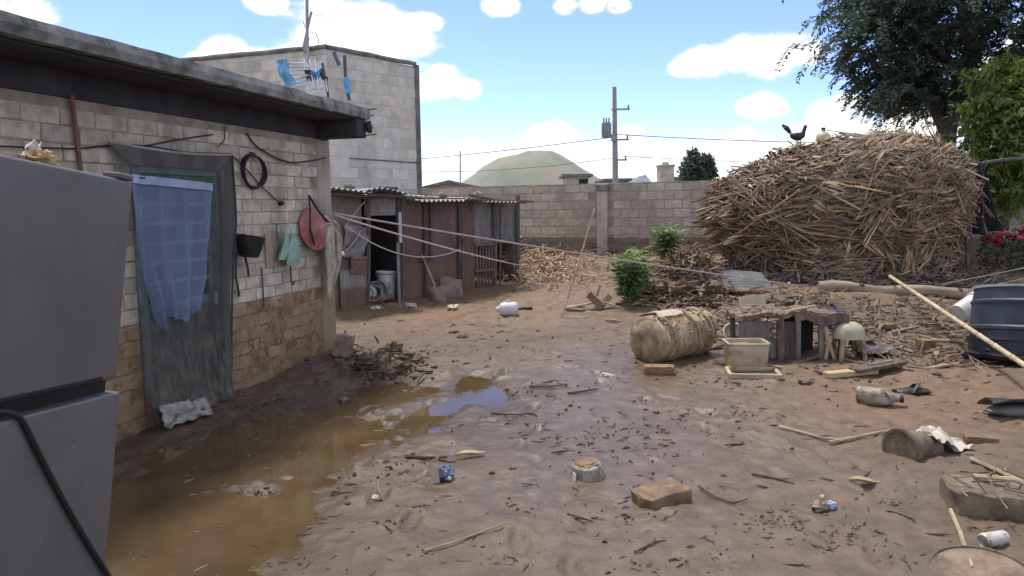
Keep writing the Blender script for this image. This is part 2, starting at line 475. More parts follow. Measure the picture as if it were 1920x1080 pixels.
    L(col, b.inputs['Base Color'])
    L(mth(nt, 'ADD', mth(nt, 'MULTIPLY', n1.outputs[0], rvar * 2), rough - rvar, clamp=True), b.inputs['Roughness'])
    b.inputs['Metallic'].default_value = metallic
    b.inputs['Specular IOR Level'].default_value = spec
    if coat: b.inputs['Coat Weight'].default_value = coat; b.inputs['Coat Roughness'].default_value = .15
    if bump:
        n2 = NODE(nt, 'ShaderNodeTexNoise'); L(co, n2.inputs['Vector']); n2.inputs['Scale'].default_value = bscale; n2.inputs['Detail'].default_value = 6; n2.inputs['Roughness'].default_value = .65
        bp = NODE(nt, 'ShaderNodeBump'); bp.inputs['Strength'].default_value = bump; bp.inputs['Distance'].default_value = .02
        L(n2.outputs[0], bp.inputs['Height']); L(bp.outputs[0], b.inputs['Normal'])
    if trans:
        tr = NODE(nt, 'ShaderNodeBsdfTranslucent'); L(col, tr.inputs[0]); ms = NODE(nt, 'ShaderNodeMixShader'); ms.inputs[0].default_value = trans
        L(b.outputs[0], ms.inputs[1]); L(tr.outputs[0], ms.inputs[2]); L(ms.outputs[0], nt.nodes['Material Output'].inputs[0])
    _m[name] = m
    return m
# ================================================================== ground
def axis(segs):
    out = []
    for a, b, n in segs: out += list(np.linspace(a, b, n, endpoint=False))
    return np.array(out)


gx = np.concatenate([-np.geomspace(4000, 5.0, 40, endpoint=False), axis([(-5, -2.9, 26), (-2.9, 4.6, 300), (4.6, 9, 90)]), np.geomspace(9, 4000, 42)])
gy = np.concatenate([-np.geomspace(300, .5, 20, endpoint=False), axis([(-.5, 1.8, 16), (1.8, 9.0, 330), (9.0, 19, 170)]), np.geomspace(19, 6000, 50)])
XX, YY = np.meshgrid(gx, gy, indexing='ij')
ZZ = Hf(XX, YY)
nX, nY = XX.shape
gv = np.stack([XX.ravel(), YY.ravel(), ZZ.ravel()], 1)
ii = (np.arange(nX - 1)[:, None] * nY + np.arange(nY - 1)[None, :]).ravel()
gf = np.stack([ii, ii + nY, ii + nY + 1, ii + 1], 1)


def bigmesh(name, v, f, attr=None, smooth=True):
    me = bpy.data.meshes.new(name)
    n = f.shape[1]
    me.vertices.add(len(v)); me.vertices.foreach_set('co', v.astype(np.float32).ravel())
    me.loops.add(len(f) * n); me.loops.foreach_set('vertex_index', f.astype(np.int32).ravel())
    me.polygons.add(len(f)); me.polygons.foreach_set('loop_start', np.arange(0, len(f) * n, n, dtype=np.int32))
    if smooth: me.polygons.foreach_set('use_smooth', np.ones(len(f), dtype=bool))
    me.update(calc_edges=True); me.validate()
    for k, a in (attr or {}).items():
        at = me.attributes.new(k, 'FLOAT', 'POINT'); at.data.foreach_set('value', a.astype(np.float32).ravel())
    return me


# wetness (a property of the mud itself) and soil type
dry = sm((YY - 8.2) / 3.0) * .75 + .8 * gauss(XX, YY, 3.6, 6.3, 1.6, 1.6) + .5 * gauss(XX, YY, -.6, 11, 1.6, 1.5)
gm = bpy.data.materials.new('wet_mud'); gm.use_nodes = True
nt = gm.node_tree; b = nt.nodes['Principled BSDF']; L = nt.links.new
ge = NODE(nt, 'ShaderNodeNewGeometry')
aw = NODE(nt, 'ShaderNodeAttribute', attribute_name='wet'); ad_ = NODE(nt, 'ShaderNodeAttribute', attribute_name='dry')
def nse(scale, detail=6, rough=.6, vec=None, mp=None):
    n = NODE(nt, 'ShaderNodeTexNoise'); n.inputs['Scale'].default_value = scale; n.inputs['Detail'].default_value = detail; n.inputs['Roughness'].default_value = rough
    L(vec or ge.outputs['Position'], n.inputs['Vector']); return n.outputs[0]
def ramp(f, stops):
    r = NODE(nt, 'ShaderNodeValToRGB'); L(f, r.inputs[0]); e = r.color_ramp.elements
    e[0].position, e[0].color = stops[0][0], (*stops[0][1], 1); e[1].position, e[1].color = stops[-1][0], (*stops[-1][1], 1)
    for p, c in stops[1:-1]:
        x = e.new(p); x.color = (*c, 1)
    return r.outputs[0]
def mixc(f, a, c):
    m_ = NODE(nt, 'ShaderNodeMix', data_type='RGBA')
    for i, s in ((0, f), (6, a), (7, c)):
        if isinstance(s, tuple): m_.inputs[i].default_value = (*s, 1)
        elif isinstance(s, float): m_.inputs[i].default_value = s
        else: L(s, m_.inputs[i])
    return m_.outputs[2]
na, nb_, nc_, nd = nse(1.3), nse(6), nse(28, 8, .7), nse(90, 4)
c_wet = ramp(nb_, [(.32, (.088, .060, .038)), (.5, (.122, .085, .055)), (.70, (.160, .114, .076))])
c_dry = ramp(nb_, [(.30, (.124, .075, .040)), (.5, (.182, .113, .062)), (.72, (.245, .160, .093))])
fac = mth(nt, 'ADD', ad_.outputs['Fac'], mth(nt, 'MULTIPLY', mth(nt, 'SUBTRACT', na, .5), 1.1), clamp=True)
col = mixc(fac, c_wet, c_dry)
# dark bits of rotted straw and pale silt specks
speck = NODE(nt, 'ShaderNodeMapRange'); L(nc_, speck.inputs[0]); speck.inputs[1].default_value = .60; speck.inputs[2].default_value = .70
col = mixc(mth(nt, 'MULTIPLY', speck.outputs[0], .55), col, (.075, .05, .032))
sp2 = NODE(nt, 'ShaderNodeMapRange'); L(nse(46, 5, .6), sp2.inputs[0]); sp2.inputs[1].default_value = .66; sp2.inputs[2].default_value = .74
col = mixc(mth(nt, 'MULTIPLY', sp2.outputs[0], mth(nt, 'SUBTRACT', .45, mth(nt, 'MULTIPLY', aw.outputs['Fac'], .35))), col, (.30, .225, .155))
ash = NODE(nt, 'ShaderNodeAttribute', attribute_name='shore'); col = mixc(mth(nt, 'MULTIPLY', ash.outputs['Fac'], .8), col, (.062, .041, .023))
L(col, b.inputs['Base Color'])
wr = NODE(nt, 'ShaderNodeMapRange'); L(mth(nt, 'ADD', aw.outputs['Fac'], mth(nt, 'MULTIPLY', mth(nt, 'SUBTRACT', nse(3.2, 6, .65), .5), 1.0)), wr.inputs[0])
wr.inputs[1].default_value = .25; wr.inputs[2].default_value = .95; wr.inputs[3].default_value = .68; wr.inputs[4].default_value = .33
L(mth(nt, 'ADD', wr.outputs[0], mth(nt, 'MULTIPLY', mth(nt, 'SUBTRACT', nc_, .5), .35), clamp=True), b.inputs['Roughness'])
b.inputs['Specular IOR Level'].default_value = .46
hsum = mth(nt, 'ADD', mth(nt, 'MULTIPLY', nse(11, 7, .62), .7), mth(nt, 'ADD', mth(nt, 'MULTIPLY', nc_, .45), mth(nt, 'MULTIPLY', nd, .12)))
bp = NODE(nt, 'ShaderNodeBump'); bp.inputs['Distance'].default_value = .03
bs = NODE(nt, 'ShaderNodeMapRange'); L(aw.outputs['Fac'], bs.inputs[0]); bs.inputs[3].default_value = .9; bs.inputs[4].default_value = .45
L(bs.outputs[0], bp.inputs['Strength']); L(hsum, bp.inputs['Height']); L(bp.outputs[0], b.inputs['Normal'])
pool = 0
for cx, cy, rx, ry, th, d in POOLS[:7]: pool = pool + gauss(XX, YY, cx, cy, rx * 1.7, ry * 1.5, th)
shore = (1 - sm((ZZ - WATER_Z - .033 * np.clip(YY - 6, 0, 4)) / .065)) * np.clip(pool * 2, 0, 1)      # soaked margin of the puddles
ground = link('ground', bigmesh('ground', gv, gf, {'wet': np.clip(wetmap(XX, YY) + .1 * shore, 0, 1), 'dry': dry, 'shore': shore}), gm)
struct(ground); ground['label'] = 'wet brown mud covering the flooded yard'

# puddles: muddy water standing in the hollows
pm = bpy.data.materials.new('muddy_water'); pm.use_nodes = True
nt = pm.node_tree; b = nt.nodes['Principled BSDF']; L = nt.links.new
ge = NODE(nt, 'ShaderNodeNewGeometry')
L(ramp(nse(1.6, 4), [(.35, (.072, .047, .022)), (.65, (.115, .076, .038))]), b.inputs['Base Color'])
b.inputs['Roughness'].default_value = .035; b.inputs['IOR'].default_value = 1.33
bp = NODE(nt, 'ShaderNodeBump'); bp.inputs['Strength'].default_value = .06; bp.inputs['Distance'].default_value = .01
L(nse(7, 3), bp.inputs['Height']); L(bp.outputs[0], b.inputs['Normal'])


def puddle(x0, x1, y0, y1, label):
    nx = max(8, int((x1 - x0) / .035)); ny = max(8, int((y1 - y0) / .035))
    v = []; f = []
    xs = np.linspace(x0, x1, nx + 1); ys = np.linspace(y0, y1, ny + 1)
    A, B = np.meshgrid(xs, ys, indexing='ij'); wz = WATER_Z + .033 * np.clip(B - 6.0, 0, 4); low = Hf(A, B) < wz + .02
    idx = {}
    for i in range(nx):
        for j in range(ny):
            if not low[i:i + 2, j:j + 2].any(): continue
            q = []
            for a, c in ((i, j), (i + 1, j), (i + 1, j + 1), (i, j + 1)):
                if (a, c) not in idx: idx[(a, c)] = len(v); v.append((xs[a], ys[c], wz[a, c]))
                q.append(idx[(a, c)])
            f.append(q)
    if not f: return
    me = bpy.data.meshes.new('puddle'); me.from_pydata(v, [], f); me.update()
    o = link('puddle', me, pm); struct(o); o['label'] = label


puddle(-3.0, -.75, 2.2, 6.15, 'wide brown puddle along the house wall')
puddle(-1.6, .3, 6.15, 8.2, 'small puddle mirroring the sky in mid yard')
puddle(-.75, 0.1, 5.0, 6.15, 'narrow puddle beside the sky mirroring one')

# ================================================================== house
FL = .83      # flood line on the walls
brick_m = mat('house_brick', (.55, .485, .385), (.38, .32, .245), (.66, .60, .50), scale=7, rough=.9, bump=.5, bscale=45, rand=.17, stain=(.6, 2.6), mudline=(FL, .72), mudcol=(.29, .185, .09))
mortar_m = mat('house_mortar', (.36, .315, .25), (.22, .18, .135), (.46, .41, .33), scale=5, rough=.95, bump=.6, bscale=60, rand=0, stain=(.6, 2.6), mudline=(FL, .7), mudcol=(.22, .14, .075))
conc_m = mat('column_concrete', (.34, .30, .25), (.22, .19, .155), (.42, .385, .33), scale=4, rough=.9, bump=.5, bscale=30, rand=0, mudline=(FL, .6), mudcol=(.27, .185, .105), stretch=(1, 1, .5))
slab_m = mat('slab_concrete', (.125, .13, .13), (.07, .075, .07), (.19, .195, .185), scale=5, rough=.9, bump=.5, bscale=25, rand=0)
slabedge_m = mat('slab_edge', (.20, .205, .19), (.075, .082, .07), (.32, .32, .29), scale=6, rough=.9, bump=.7, bscale=18, rand=0)
beam_m = mat('shaded_sooty_beam', (.044, .044, .053), (.028, .028, .034), (.066, .065, .072), scale=4, rough=.9, bump=.3, bscale=30, rand=0)  # shade under the eaves put into the colour, along with soot
_d = ray(632, 669); corner = Vector((0, 0, CAMZ)) + _d * (CAMZ / -_d.z)
HROT = -TH
house = thing('house', 'low grey block house with flat concrete roof and a door hung with netting', 'house', (corner.x, corner.y, 0), (0, 0, HROT))
Mh = Matrix.Translation((corner.x, corner.y, 0)) @ Matrix.Rotation(HROT, 4, 'Z')
Mhi = Mh.inverted()


def HW(px, py, off=0.0):
    """pixel -> house coordinates on the plane x = off"""
    o = Mhi @ Vector((0, 0, CAMZ)); d = Mhi.to_3x3() @ ray(px, py)
    t = (off - o.x) / d.x
    return o + d * t


WTOP = HW(300, 219).z
WTOP = 2.42
cy0 = HW(600, 500).y                      # near edge of the corner column
dR = HW(421, 560).y; dL = HW(243, 330).y  # door opening
dT = HW(330, 306).z
YN = -7.2
# core walls round the opening
w = MB()
w.box((-.079, (dR + cy0) / 2, WTOP / 2 - .1), (.16, cy0 - dR, WTOP + .2))
w.box((-.079, (YN + dL) / 2, WTOP / 2 - .1), (.16, dL - YN, WTOP + .2))
w.box((-.079, (dL + dR) / 2, (dT + WTOP) / 2), (.16, dR - dL, WTOP - dT))
w.box((-2.5, -.10, WTOP / 2 - .1), (4.65, .16, WTOP + .2)); w.box((-4.9, YN / 2, WTOP / 2 - .1), (.16, -YN, WTOP + .2)); w.box((-2.5, YN + .1, WTOP / 2 - .1), (4.65, .16, WTOP + .2))
wall = w.build('wall', mortar_m, house)
# single bricks
bl, bh, course = .288, .110, .118
bms = []
for k in range(4):
    m_ = MB().cham((0, 0, 0), (.03, bl, bh), .006); me = m_.mesh('brick'); bms.append(me)
    for v in me.vertices: v.co += Vector((rng.uniform(-.002, .002), rng.uniform(-.004, .004), rng.uniform(-.004, .004)))
rest = MB(); nb = 0
row = 0; z = .0
while z + bh < WTOP + .02:
    yy = cy0 - (.0 if row % 2 else .15)
    while yy > YN:
        y1 = yy - .004; y0 = yy - bl; yy -= bl + .006
        yc = (y0 + y1) / 2; zc = z + bh / 2
        # cut at the opening
        segs = [(y0, y1)]
        if zc < dT:
            if y1 > dL and y0 < dR:
                segs = []
                if y0 < dL - .05: segs.append((y0, dL - .01))
                if y1 > dR + .05: segs.append((dR + .01, y1))
        for a, c in segs:
            if a < -4.3:
                rest.box((-.005, (a + c) / 2, zc), (.026, c - a, bh)); continue
            o = link('brick', bms[rng.randrange(4)], brick_m, wall, (-.0065 + rng.uniform(-.005, .004), (a + c) / 2, zc + rng.uniform(-.002, .002)), (rng.uniform(-.006, .006), 0, rng.uniform(-.008, .008)), (1, (c - a) / bl, 1))
            nb += 1
    z += course; row += 1
stuff(rest.build('brick_rows', brick_m, wall))
# dried flood mud caked over the lower courses, thin and patchy
cake = mat('caked_mud', (.235, .155, .078), (.15, .095, .048), (.35, .245, .135), scale=11, rough=.85, bump=.9, bscale=35, rand=0, detail=9)
for ya, yb in ((YN, dL - .02), (dR + .02, cy0)):
    nn = int((yb - ya) / .035)
    MB().sheet(lambda u, v: Vector((.0055 + .011 * mnoise.noise(Vector(((ya + (yb - ya) * u) * 4.5, v * 4, 2))) + .009 * mnoise.noise(Vector(((ya + (yb - ya) * u) * 15, v * 14, 7))) + .014 * max(0, .18 - v) / .18, ya + (yb - ya) * u, -.05 + (FL + .04 + .02 * mnoise.noise(Vector((u * 30, 0, 1)))) * v)), nn, 26, .003).build('mud_coat', cake, house, smooth=True)
# corner column, beams, slab
MB().cham((-.125, cy0 / 2, WTOP / 2 - .1), (.27, -cy0, WTOP + .2), .012).build('corner_column', conc_m, house)
SZ = 2.62; OV = .52
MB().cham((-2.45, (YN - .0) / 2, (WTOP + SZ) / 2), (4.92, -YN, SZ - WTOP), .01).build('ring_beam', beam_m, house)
er = HW(703, 240, OV)
YE = HW(694, 225, OV).y
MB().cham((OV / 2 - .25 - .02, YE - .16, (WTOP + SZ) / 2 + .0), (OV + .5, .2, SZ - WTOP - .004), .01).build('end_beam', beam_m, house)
s = MB(); ny = 60
for i in range(ny):
    pass
def slabfn():
    b_ = MB(); n = 70; prof = []
    ys = [YN - .3 + (YE - (YN - .3)) * i / n for i in range(n + 1)]
    v = []; f = []
    for i, y in enumerate(ys):
        e1 = .022 * mnoise.noise(Vector((y * 2.2, 0, 3))) + .012 * mnoise.noise(Vector((y * 7, 1, 3)))
        e2 = .018 * mnoise.noise(Vector((y * 3, 5, 3)))
        for x, zz in ((-5.3, SZ), (OV + e2, SZ + .004 + .01 * mnoise.noise(Vector((y * 4, 8, 1)))), (OV + e1 + .01, SZ + .06), (OV + e1 - .008, SZ + .118 + e2), (OV - .1 + e1, SZ + .135 + e1), (-5.3, SZ + .13)):
            v.append((x, y, zz))
    for i in range(n):
        for k in range(6): f.append((i * 6 + k, i * 6 + (k + 1) % 6, (i + 1) * 6 + (k + 1) % 6, (i + 1) * 6 + k))
    f.append(tuple(range(6))); f.append(tuple(n * 6 + k for k in range(6)))
    b_.add(v, f); return b_
roof = slabfn().build('roof_slab', slabedge_m, house)
# added dark sheet under the slab, its colour carrying the soffit's shade and soot
MB().box(((OV - 5.2) / 2 - .03, (YN + YE) / 2 - .1, SZ - .012), (OV + 5.1, YE - YN, .02)).build('soffit_shade', beam_m, house)
# rusty rebar stubs and a wire loop at the slab's end
for dz, dx, ln in ((.10, .0, .09), (.03, -.02, .07), (-.17, -.03, .11)):
    MB().tube([(OV - .06 + dx, YE - .05, SZ + dz), (OV + ln + dx - .02, YE + .03, SZ + dz + .02)], .007, 6).build('rebar_stub', mat('rust', (.10, .06, .04), rough=.8), house)
MB().lump((OV + .01, YE - .06, SZ - .08), (.035, .05, .06), .5, 3).build('tar_lump', mat('black_rubber', (.02, .02, .022), rough=.5, bump=.1), house)
# reddish drain pipe on the wall
pa, pb = HW(133, 185, .03), HW(152, 330, .03)
MB().tube([(.035, pa.y, WTOP + .02), (.035, (pa.y + pb.y) / 2, (WTOP + pb.z) / 2), (.035, pb.y, pb.z), (.035, pb.y - .03, .25)], .016, 10).build('drain_pipe', mat('red_pipe', (.20, .085, .065), scale=8, rough=.6), house, smooth=True)
# cables along the wall
blk = mat('black_cable', (.02, .02, .02), rough=.5, bump=0)
def wallcable(pts, r=.007, off=.03, name='wall_cable'):
    P_ = [HW(x, y, off) for x, y in pts]
    Q = []
    for i in range(len(P_) - 1):
        for k in range(6):
            t = k / 6; Q.append(P_[i].lerp(P_[i + 1], t))
    Q.append(P_[-1])
    for _ in range(3): Q = [Q[0]] + [(Q[i - 1] + Q[i] * 2 + Q[i + 1]) / 4 for i in range(1, len(Q) - 1)] + [Q[-1]]
    return MB().tube(Q, r, 6).build(name, blk, house)
wallcable([(0, 274), (70, 277), (150, 279), (205, 272), (260, 276), (330, 262), (400, 252)], .006)
wallcable([(205, 268), (290, 275), (345, 286), (432, 288)], .006, .05)
wallcable([(462, 250), (480, 275), (520, 298), (550, 306), (590, 300), (612, 295)], .008)
wallcable([(436, 292), (465, 320), (490, 350), (525, 380)], .006)
wallcable([(420, 238), (422, 262), (410, 275)], .005)
MB().lump(HW(527, 381, .03), (.03, .03, .025), .2).build('plug', blk, house)

# ------------------------------------------------------------------ door
teal_m = mat('teal_paint', (.19, .29, .28), (.12, .20, .19), (.26, .37, .35), scale=7, rough=.6, bump=.2, bscale=30, rand=0, mudline=(FL, .35))
teald_m = mat('dark_teal_paint', (.040, .10, .085), (.022, .055, .048), (.07, .15, .13), scale=7, rough=.55, bump=.2, rand=0, blotch=.5, bscl=6, mudcol=(.12, .085, .05))
def muddy_glass():
    m = bpy.data.materials.new('door_glass'); m.use_nodes = True; b = m.node_tree.nodes['Principled BSDF']
    b.inputs['Base Color'].default_value = (.02, .03, .035, 1); b.inputs['Roughness'].default_value = .12; return m
glass_m = muddy_glass()
door = thing('door', 'teal metal door with glazed panes behind netting in the block house', 'door', Mh @ Vector((-.05, (dL + dR) / 2, 0)), (0, 0, HROT))
dw = dR - dL; hw = dw / 2
f = MB()
f.box((0.02, -hw + .04, dT / 2), (.11, .08, dT)).box((0.02, hw - .04, dT / 2), (.11, .08, dT)).box((0.021, 0, dT - .045), (.108, dw - .16, .09))
f.build('frame', teal_m, door)
lp = MB().box((-.01, 0, .45), (.04, dw - .16, .86)); lp.build('lower_panel', teald_m, door)
for k in range(5): MB().box((.014, -hw + .13 + (dw - .26) * k / 4, .45), (.012, .03, .8)).build('panel_rib', teald_m, door)
MB().box((-.01, 0, .915), (.05, dw - .16, .07)).build('middle_rail', teal_m, door)
MB().box((-.012, 0, dT - .13), (.046, dw - .16, .08)).build('top_rail', teal_m, door)
nr_, ncol = 6, 3
z0, z1 = .95, dT - .17
for j in range(nr_):
    for i in range(ncol):
        w_ = (dw - .20) / ncol; h_ = (z1 - z0) / nr_
        MB().box((-.02, -hw + .10 + w_ * (i + .5), z0 + h_ * (j + .5)), (.006, w_ - .03, h_ - .03)).build('pane', glass_m, door)
g_ = MB()
for i in range(ncol + 1): g_.box((-.012, -hw + .10 + (dw - .20) * i / ncol, (z0 + z1) / 2), (.03, .03, z1 - z0))
for j in range(1, nr_): g_.box((-.012, 0, z0 + (z1 - z0) * j / nr_), (.028, dw - .2, .028))
g_.build('glazing_bars', teal_m, door)
MB().cham((.05, hw - .13, .92), (.05, .04, .12), .008).build('handle', mat('dull_steel', (.35, .35, .34), rough=.4, metallic=.8, rand=0), door)


def cloth_mat(name, c, alpha, mud=None, c2=None):
    m = bpy.data.materials.new(name); m.use_nodes = True
    nt = m.node_tree; b = nt.nodes['Principled BSDF']; L = nt.links.new
    ge = NODE(nt, 'ShaderNodeNewGeometry'); sp = NODE(nt, 'ShaderNodeSeparateXYZ'); L(ge.outputs['Position'], sp.inputs[0])
    n1 = NODE(nt, 'ShaderNodeTexNoise'); L(ge.outputs['Position'], n1.inputs['Vector']); n1.inputs['Scale'].default_value = 4.5; n1.inputs['Detail'].default_value = 7
    mx = NODE(nt, 'ShaderNodeMix', data_type='RGBA'); L(n1.outputs[0], mx.inputs[0]); mx.inputs[6].default_value = (*c, 1); mx.inputs[7].default_value = (*(c2 or [v * 1.5 for v in c]), 1)
    col = mx.outputs[2]; al = alpha
    if mud:
        mr = NODE(nt, 'ShaderNodeMapRange'); L(mth(nt, 'ADD', sp.outputs[2], mth(nt, 'MULTIPLY', mth(nt, 'SUBTRACT', n1.outputs[0], .5), .5)), mr.inputs[0]); mr.inputs[1].default_value = mud; mr.inputs[2].default_value = mud - .35
        n3 = NODE(nt, 'ShaderNodeTexNoise'); vm = NODE(nt, 'ShaderNodeVectorMath', operation='MULTIPLY'); L(ge.outputs['Position'], vm.inputs[0]); vm.inputs[1].default_value = (1, 1, .35); L(vm.outputs[0], n3.inputs['Vector']); n3.inputs['Scale'].default_value = 22; n3.inputs['Detail'].default_value = 8; n3.inputs['Roughness'].default_value = .7
        r3 = NODE(nt, 'ShaderNodeMapRange'); L(n3.outputs[0], r3.inputs[0]); r3.inputs[1].default_value = .38; r3.inputs[2].default_value = .75
        mm = NODE(nt, 'ShaderNodeMix', data_type='RGBA'); L(mth(nt, 'MULTIPLY', mr.outputs[0], r3.outputs[0]), mm.inputs[0]); L(col, mm.inputs[6]); mm.inputs[7].default_value = (.26, .21, .145, 1); col = mm.outputs[2]
        al = mth(nt, 'ADD', alpha, mth(nt, 'MULTIPLY', mth(nt, 'MULTIPLY', mr.outputs[0], r3.outputs[0]), .5), clamp=True)
    L(col, b.inputs['Base Color']); b.inputs['Roughness'].default_value = .8
    if isinstance(al, float): b.inputs['Alpha'].default_value = al
    else: L(al, b.inputs['Alpha'])
    return m


net_m = cloth_mat('grey_netting', (.085, .085, .08), .20, mud=.95)
netb_m = cloth_mat('doubled_netting', (.10, .098, .092), .72)
blue_m = cloth_mat('blue_gauze', (.15, .20, .38), .30, mud=None, c2=(.40, .46, .66))
# netting over the door
TLp, TRp = HW(203, 266, .07), HW(434, 291, .07)
def netfn(u, v):           # u across (near->far), v top->bottom
    top = TLp.lerp(TRp, u); top.z += -.05 * math.sin(u * math.pi) * .6
    bl_ = HW(286, 800, .16); br_ = HW(432, 742, .06)
    l = [HW(203, 266, .07), HW(240, 420, .10), HW(262, 560, .12), HW(276, 690, .14), bl_]
    r = [HW(434, 291, .07), HW(440, 420, .07), HW(432, 560, .06), HW(434, 660, .06), br_]
    k = min(3, int(v * 4)); t = v * 4 - k
    a = l[k].lerp(l[k + 1], t); c = r[k].lerp(r[k + 1], t)
    if k == 0: a = top.lerp(a, t) if u < 0 else a
    p = a.lerp(c, u)
    if v < .02: p = top
    p.x += .022 * math.sin(u * 26 + 3 * v) * (.3 + v) + .02 * mnoise.noise(Vector((u * 5, v * 4, 2)))
    if v > .9: p.x += .05 * (v - .9) * 10 * (1 + .6 * mnoise.noise(Vector((u * 9, 1, 2)))); p.z = max(p.z, .015 + .02 * mnoise.noise(Vector((u * 7, 4, 4))))
    return p
MBn = MB().sheet(netfn, 46, 60, .003)
netting = thing('door_netting', 'torn grey mosquito netting hung over the teal door, its hem caked in mud', 'netting', Mh @ Vector((0, 0, 0)), (0, 0, HROT))
MBn.build('net_sheet', net_m, netting, smooth=True)
MB().tube([netfn(i / 20, 0) + Vector((.004, 0, .004)) for i in range(21)], .011, 6).build('top_hem', mat('hem', (.30, .29, .26), rough=.9), netting)
MB().tube([netfn(1, i / 20) + Vector((.004, 0, 0)) for i in range(21)], .009, 6).build('side_hem', mat('dark_hem', (.055, .055, .058), rough=.9), netting)
# doubled border of the net over wall and jamb
bt = [[HW(203, 267, .066), HW(243, 308, .066)], [HW(434, 292, .066), HW(409, 320, .066)]]
MB().sheet(lambda u, v: (bt[0][0].lerp(bt[1][0], u)).lerp(bt[0][1].lerp(bt[1][1], u), v) + Vector((.008 * math.sin(u * 19) + .006, 0, -.03 * math.sin(u * math.pi) * (1 - v))), 30, 5, .002).build('border_fold', netb_m, netting, smooth=True)
rt_ = [(434, 292), (440, 420), (433, 560), (434, 660), (431, 742)]; lf_ = [(411, 320), (415, 420), (419, 560), (421, 660), (419, 746)]
def bfn(u, v):
    k = min(3, int(v * 4)); t = v * 4 - k
    a = HW(*lf_[k], .062).lerp(HW(*lf_[k + 1], .062), t); c = HW(*rt_[k], .062).lerp(HW(*rt_[k + 1], .062), t)
    return a.lerp(c, u) + Vector((.012 * math.sin(u * 7 + v * 9), 0, 0))
MB().sheet(bfn, 6, 40, .002).build('border_fold', netb_m, netting, smooth=True)
# clump of muddy net on the ground
MB().sheet(lambda u, v: HW(297 + 90 * u, 800 - 26 * u - 40 * (1 - v) * (1 - .3 * u), .17) + Vector((.07 * v * (1 + mnoise.noise(Vector((u * 6, v * 4, 9)))), .02 * mnoise.noise(Vector((u * 8, v * 8, 4))), .03 * mnoise.noise(Vector((u * 9, v * 6, 1))))), 26, 12, .004).build('muddy_hem', mat('pale_muddy_net', (.30, .285, .235), (.16, .14, .1), (.40, .385, .33), scale=18, rough=.85, bump=.6, rand=0), netting, smooth=True)
# blue gauze curtain
def bluefn(u, v):
    tl, tr = HW(246, 336, .13), HW(397, 352, .12)
    l = [tl, HW(252, 430, .135), HW(268, 520, .15), HW(300, 600, .15)]
    r = [tr, HW(389, 430, .12), HW(381, 520, .12), HW(376, 596, .13)]
    k = min(2, int(v * 3)); t = v * 3 - k
    p = l[k].lerp(l[k + 1], t).lerp(r[k].lerp(r[k + 1], t), u)
    p.z += v * v * v * (.07 * mnoise.noise(Vector((u * 6, 3, 3))) + .10 * (u - .5)); p.y += .05 * v * mnoise.noise(Vector((v * 4, u * 1.5, 8)))
    p.x += .026 * math.sin(u * 27 + 4 * v + 2 * math.sin(u * 5)) * (.5 + .9 * v) + .03 * mnoise.noise(Vector((u * 4, v * 3, 7)))
    return p
cur_ = thing('blue_curtain', 'sheer blue gauze curtain hanging in front of the teal door', 'curtain', Mh @ Vector((0, 0, 0)), (0, 0, HROT))
MB().sheet(bluefn, 40, 40, .002).build('gauze', blue_m, cur_, smooth=True)
MB().sheet(lambda u, v: bluefn(u, v * .03) + Vector((.012, 0, -.03 * v * 1.0 + .035)), 40, 3, .006).build('heading', mat('pale_blue_cloth', (.33, .40, .55), rough=.85, rand=0), cur_, smooth=True)
MB().tube([bluefn(0, 0) + Vector((-.004, -.05, .02)), bluefn(1, 0) + Vector((-.004, .05, .02))], .006, 6).build('curtain_rod', blk, cur_)

# ------------------------------------------------------------------ things hung on the house wall
def hung(name, label, cat, px, py, off=0.02):
    p = HW(px, py, off); return thing(name, label, cat, Mh @ p, (0, 0, HROT)), p
t, p = hung('hose_coil', 'coil of black hose hung on the house wall right of the door', 'hose', 476, 350, .05)
c0 = HW(476, 322, .05) - p; ry = abs(HW(456, 322, .05).y - HW(496, 322, .05).y) / 2; rz_ = .155
for k in range(3):
    MB().tube([c0 + Vector((.012 * (k - 1) + .008 * math.sin(a * 2 + k), ry * (1 + .03 * k) * math.cos(a), rz_ * (1 - .03 * k) * math.sin(a))) for a in np.linspace(0, 2 * math.pi, 30)], .012, 7).build('hose_loop', mat('black_rubber', (.02, .02, .022)), t, smooth=True)
MB().tube([c0 + Vector((-.06, 0, rz_ + .03)), c0 + Vector((.02, 0, rz_ + .01))], .006, 6).build('nail', blk, t)

t, p = hung('hanging_pot', 'black bucket-shaped pot hung on the house wall by straps', 'pot', 468, 490, .1)
c0 = HW(468, 463, .12) - p
Mp = Matrix.Translation(c0) @ Matrix.Rotation(R(-14), 4, 'X')
MB().lathe([(.02, -.085), (.085, -.085), (.092, -.07), (.125, .07), (.132, .085), (.122, .085), (.118, .07), (.082, -.065), (.01, -.068)], 24, Mp, .02).build('bowl', mat('sooty_black', (.022, .020, .020), (.012, .012, .012), (.05, .045, .04), rough=.6), t, smooth=True)
MB().tube([c0 + Vector((-.08, -.09, -.05)), c0 + Vector((-.08, -.11, -.25)), c0 + Vector((-.09, -.06, -.44))], .016, 6, flat=.4).build('strap', blk, t)
MB().tube([c0 + Vector((-.06, .0, -.05)), c0 + Vector((-.05, .03, -.2)), c0 + Vector((-.06, .05, -.27))], .018, 6, flat=.4).build('strap', blk, t)
MB().tube([c0 + Vector((-.1, -.11, .05)), c0 + Vector((-.10, -.11, .12)), c0 + Vector((-.11, .1, .11)), c0 + Vector((-.08, .11, .06))], .005, 6).build('bail', blk, t)

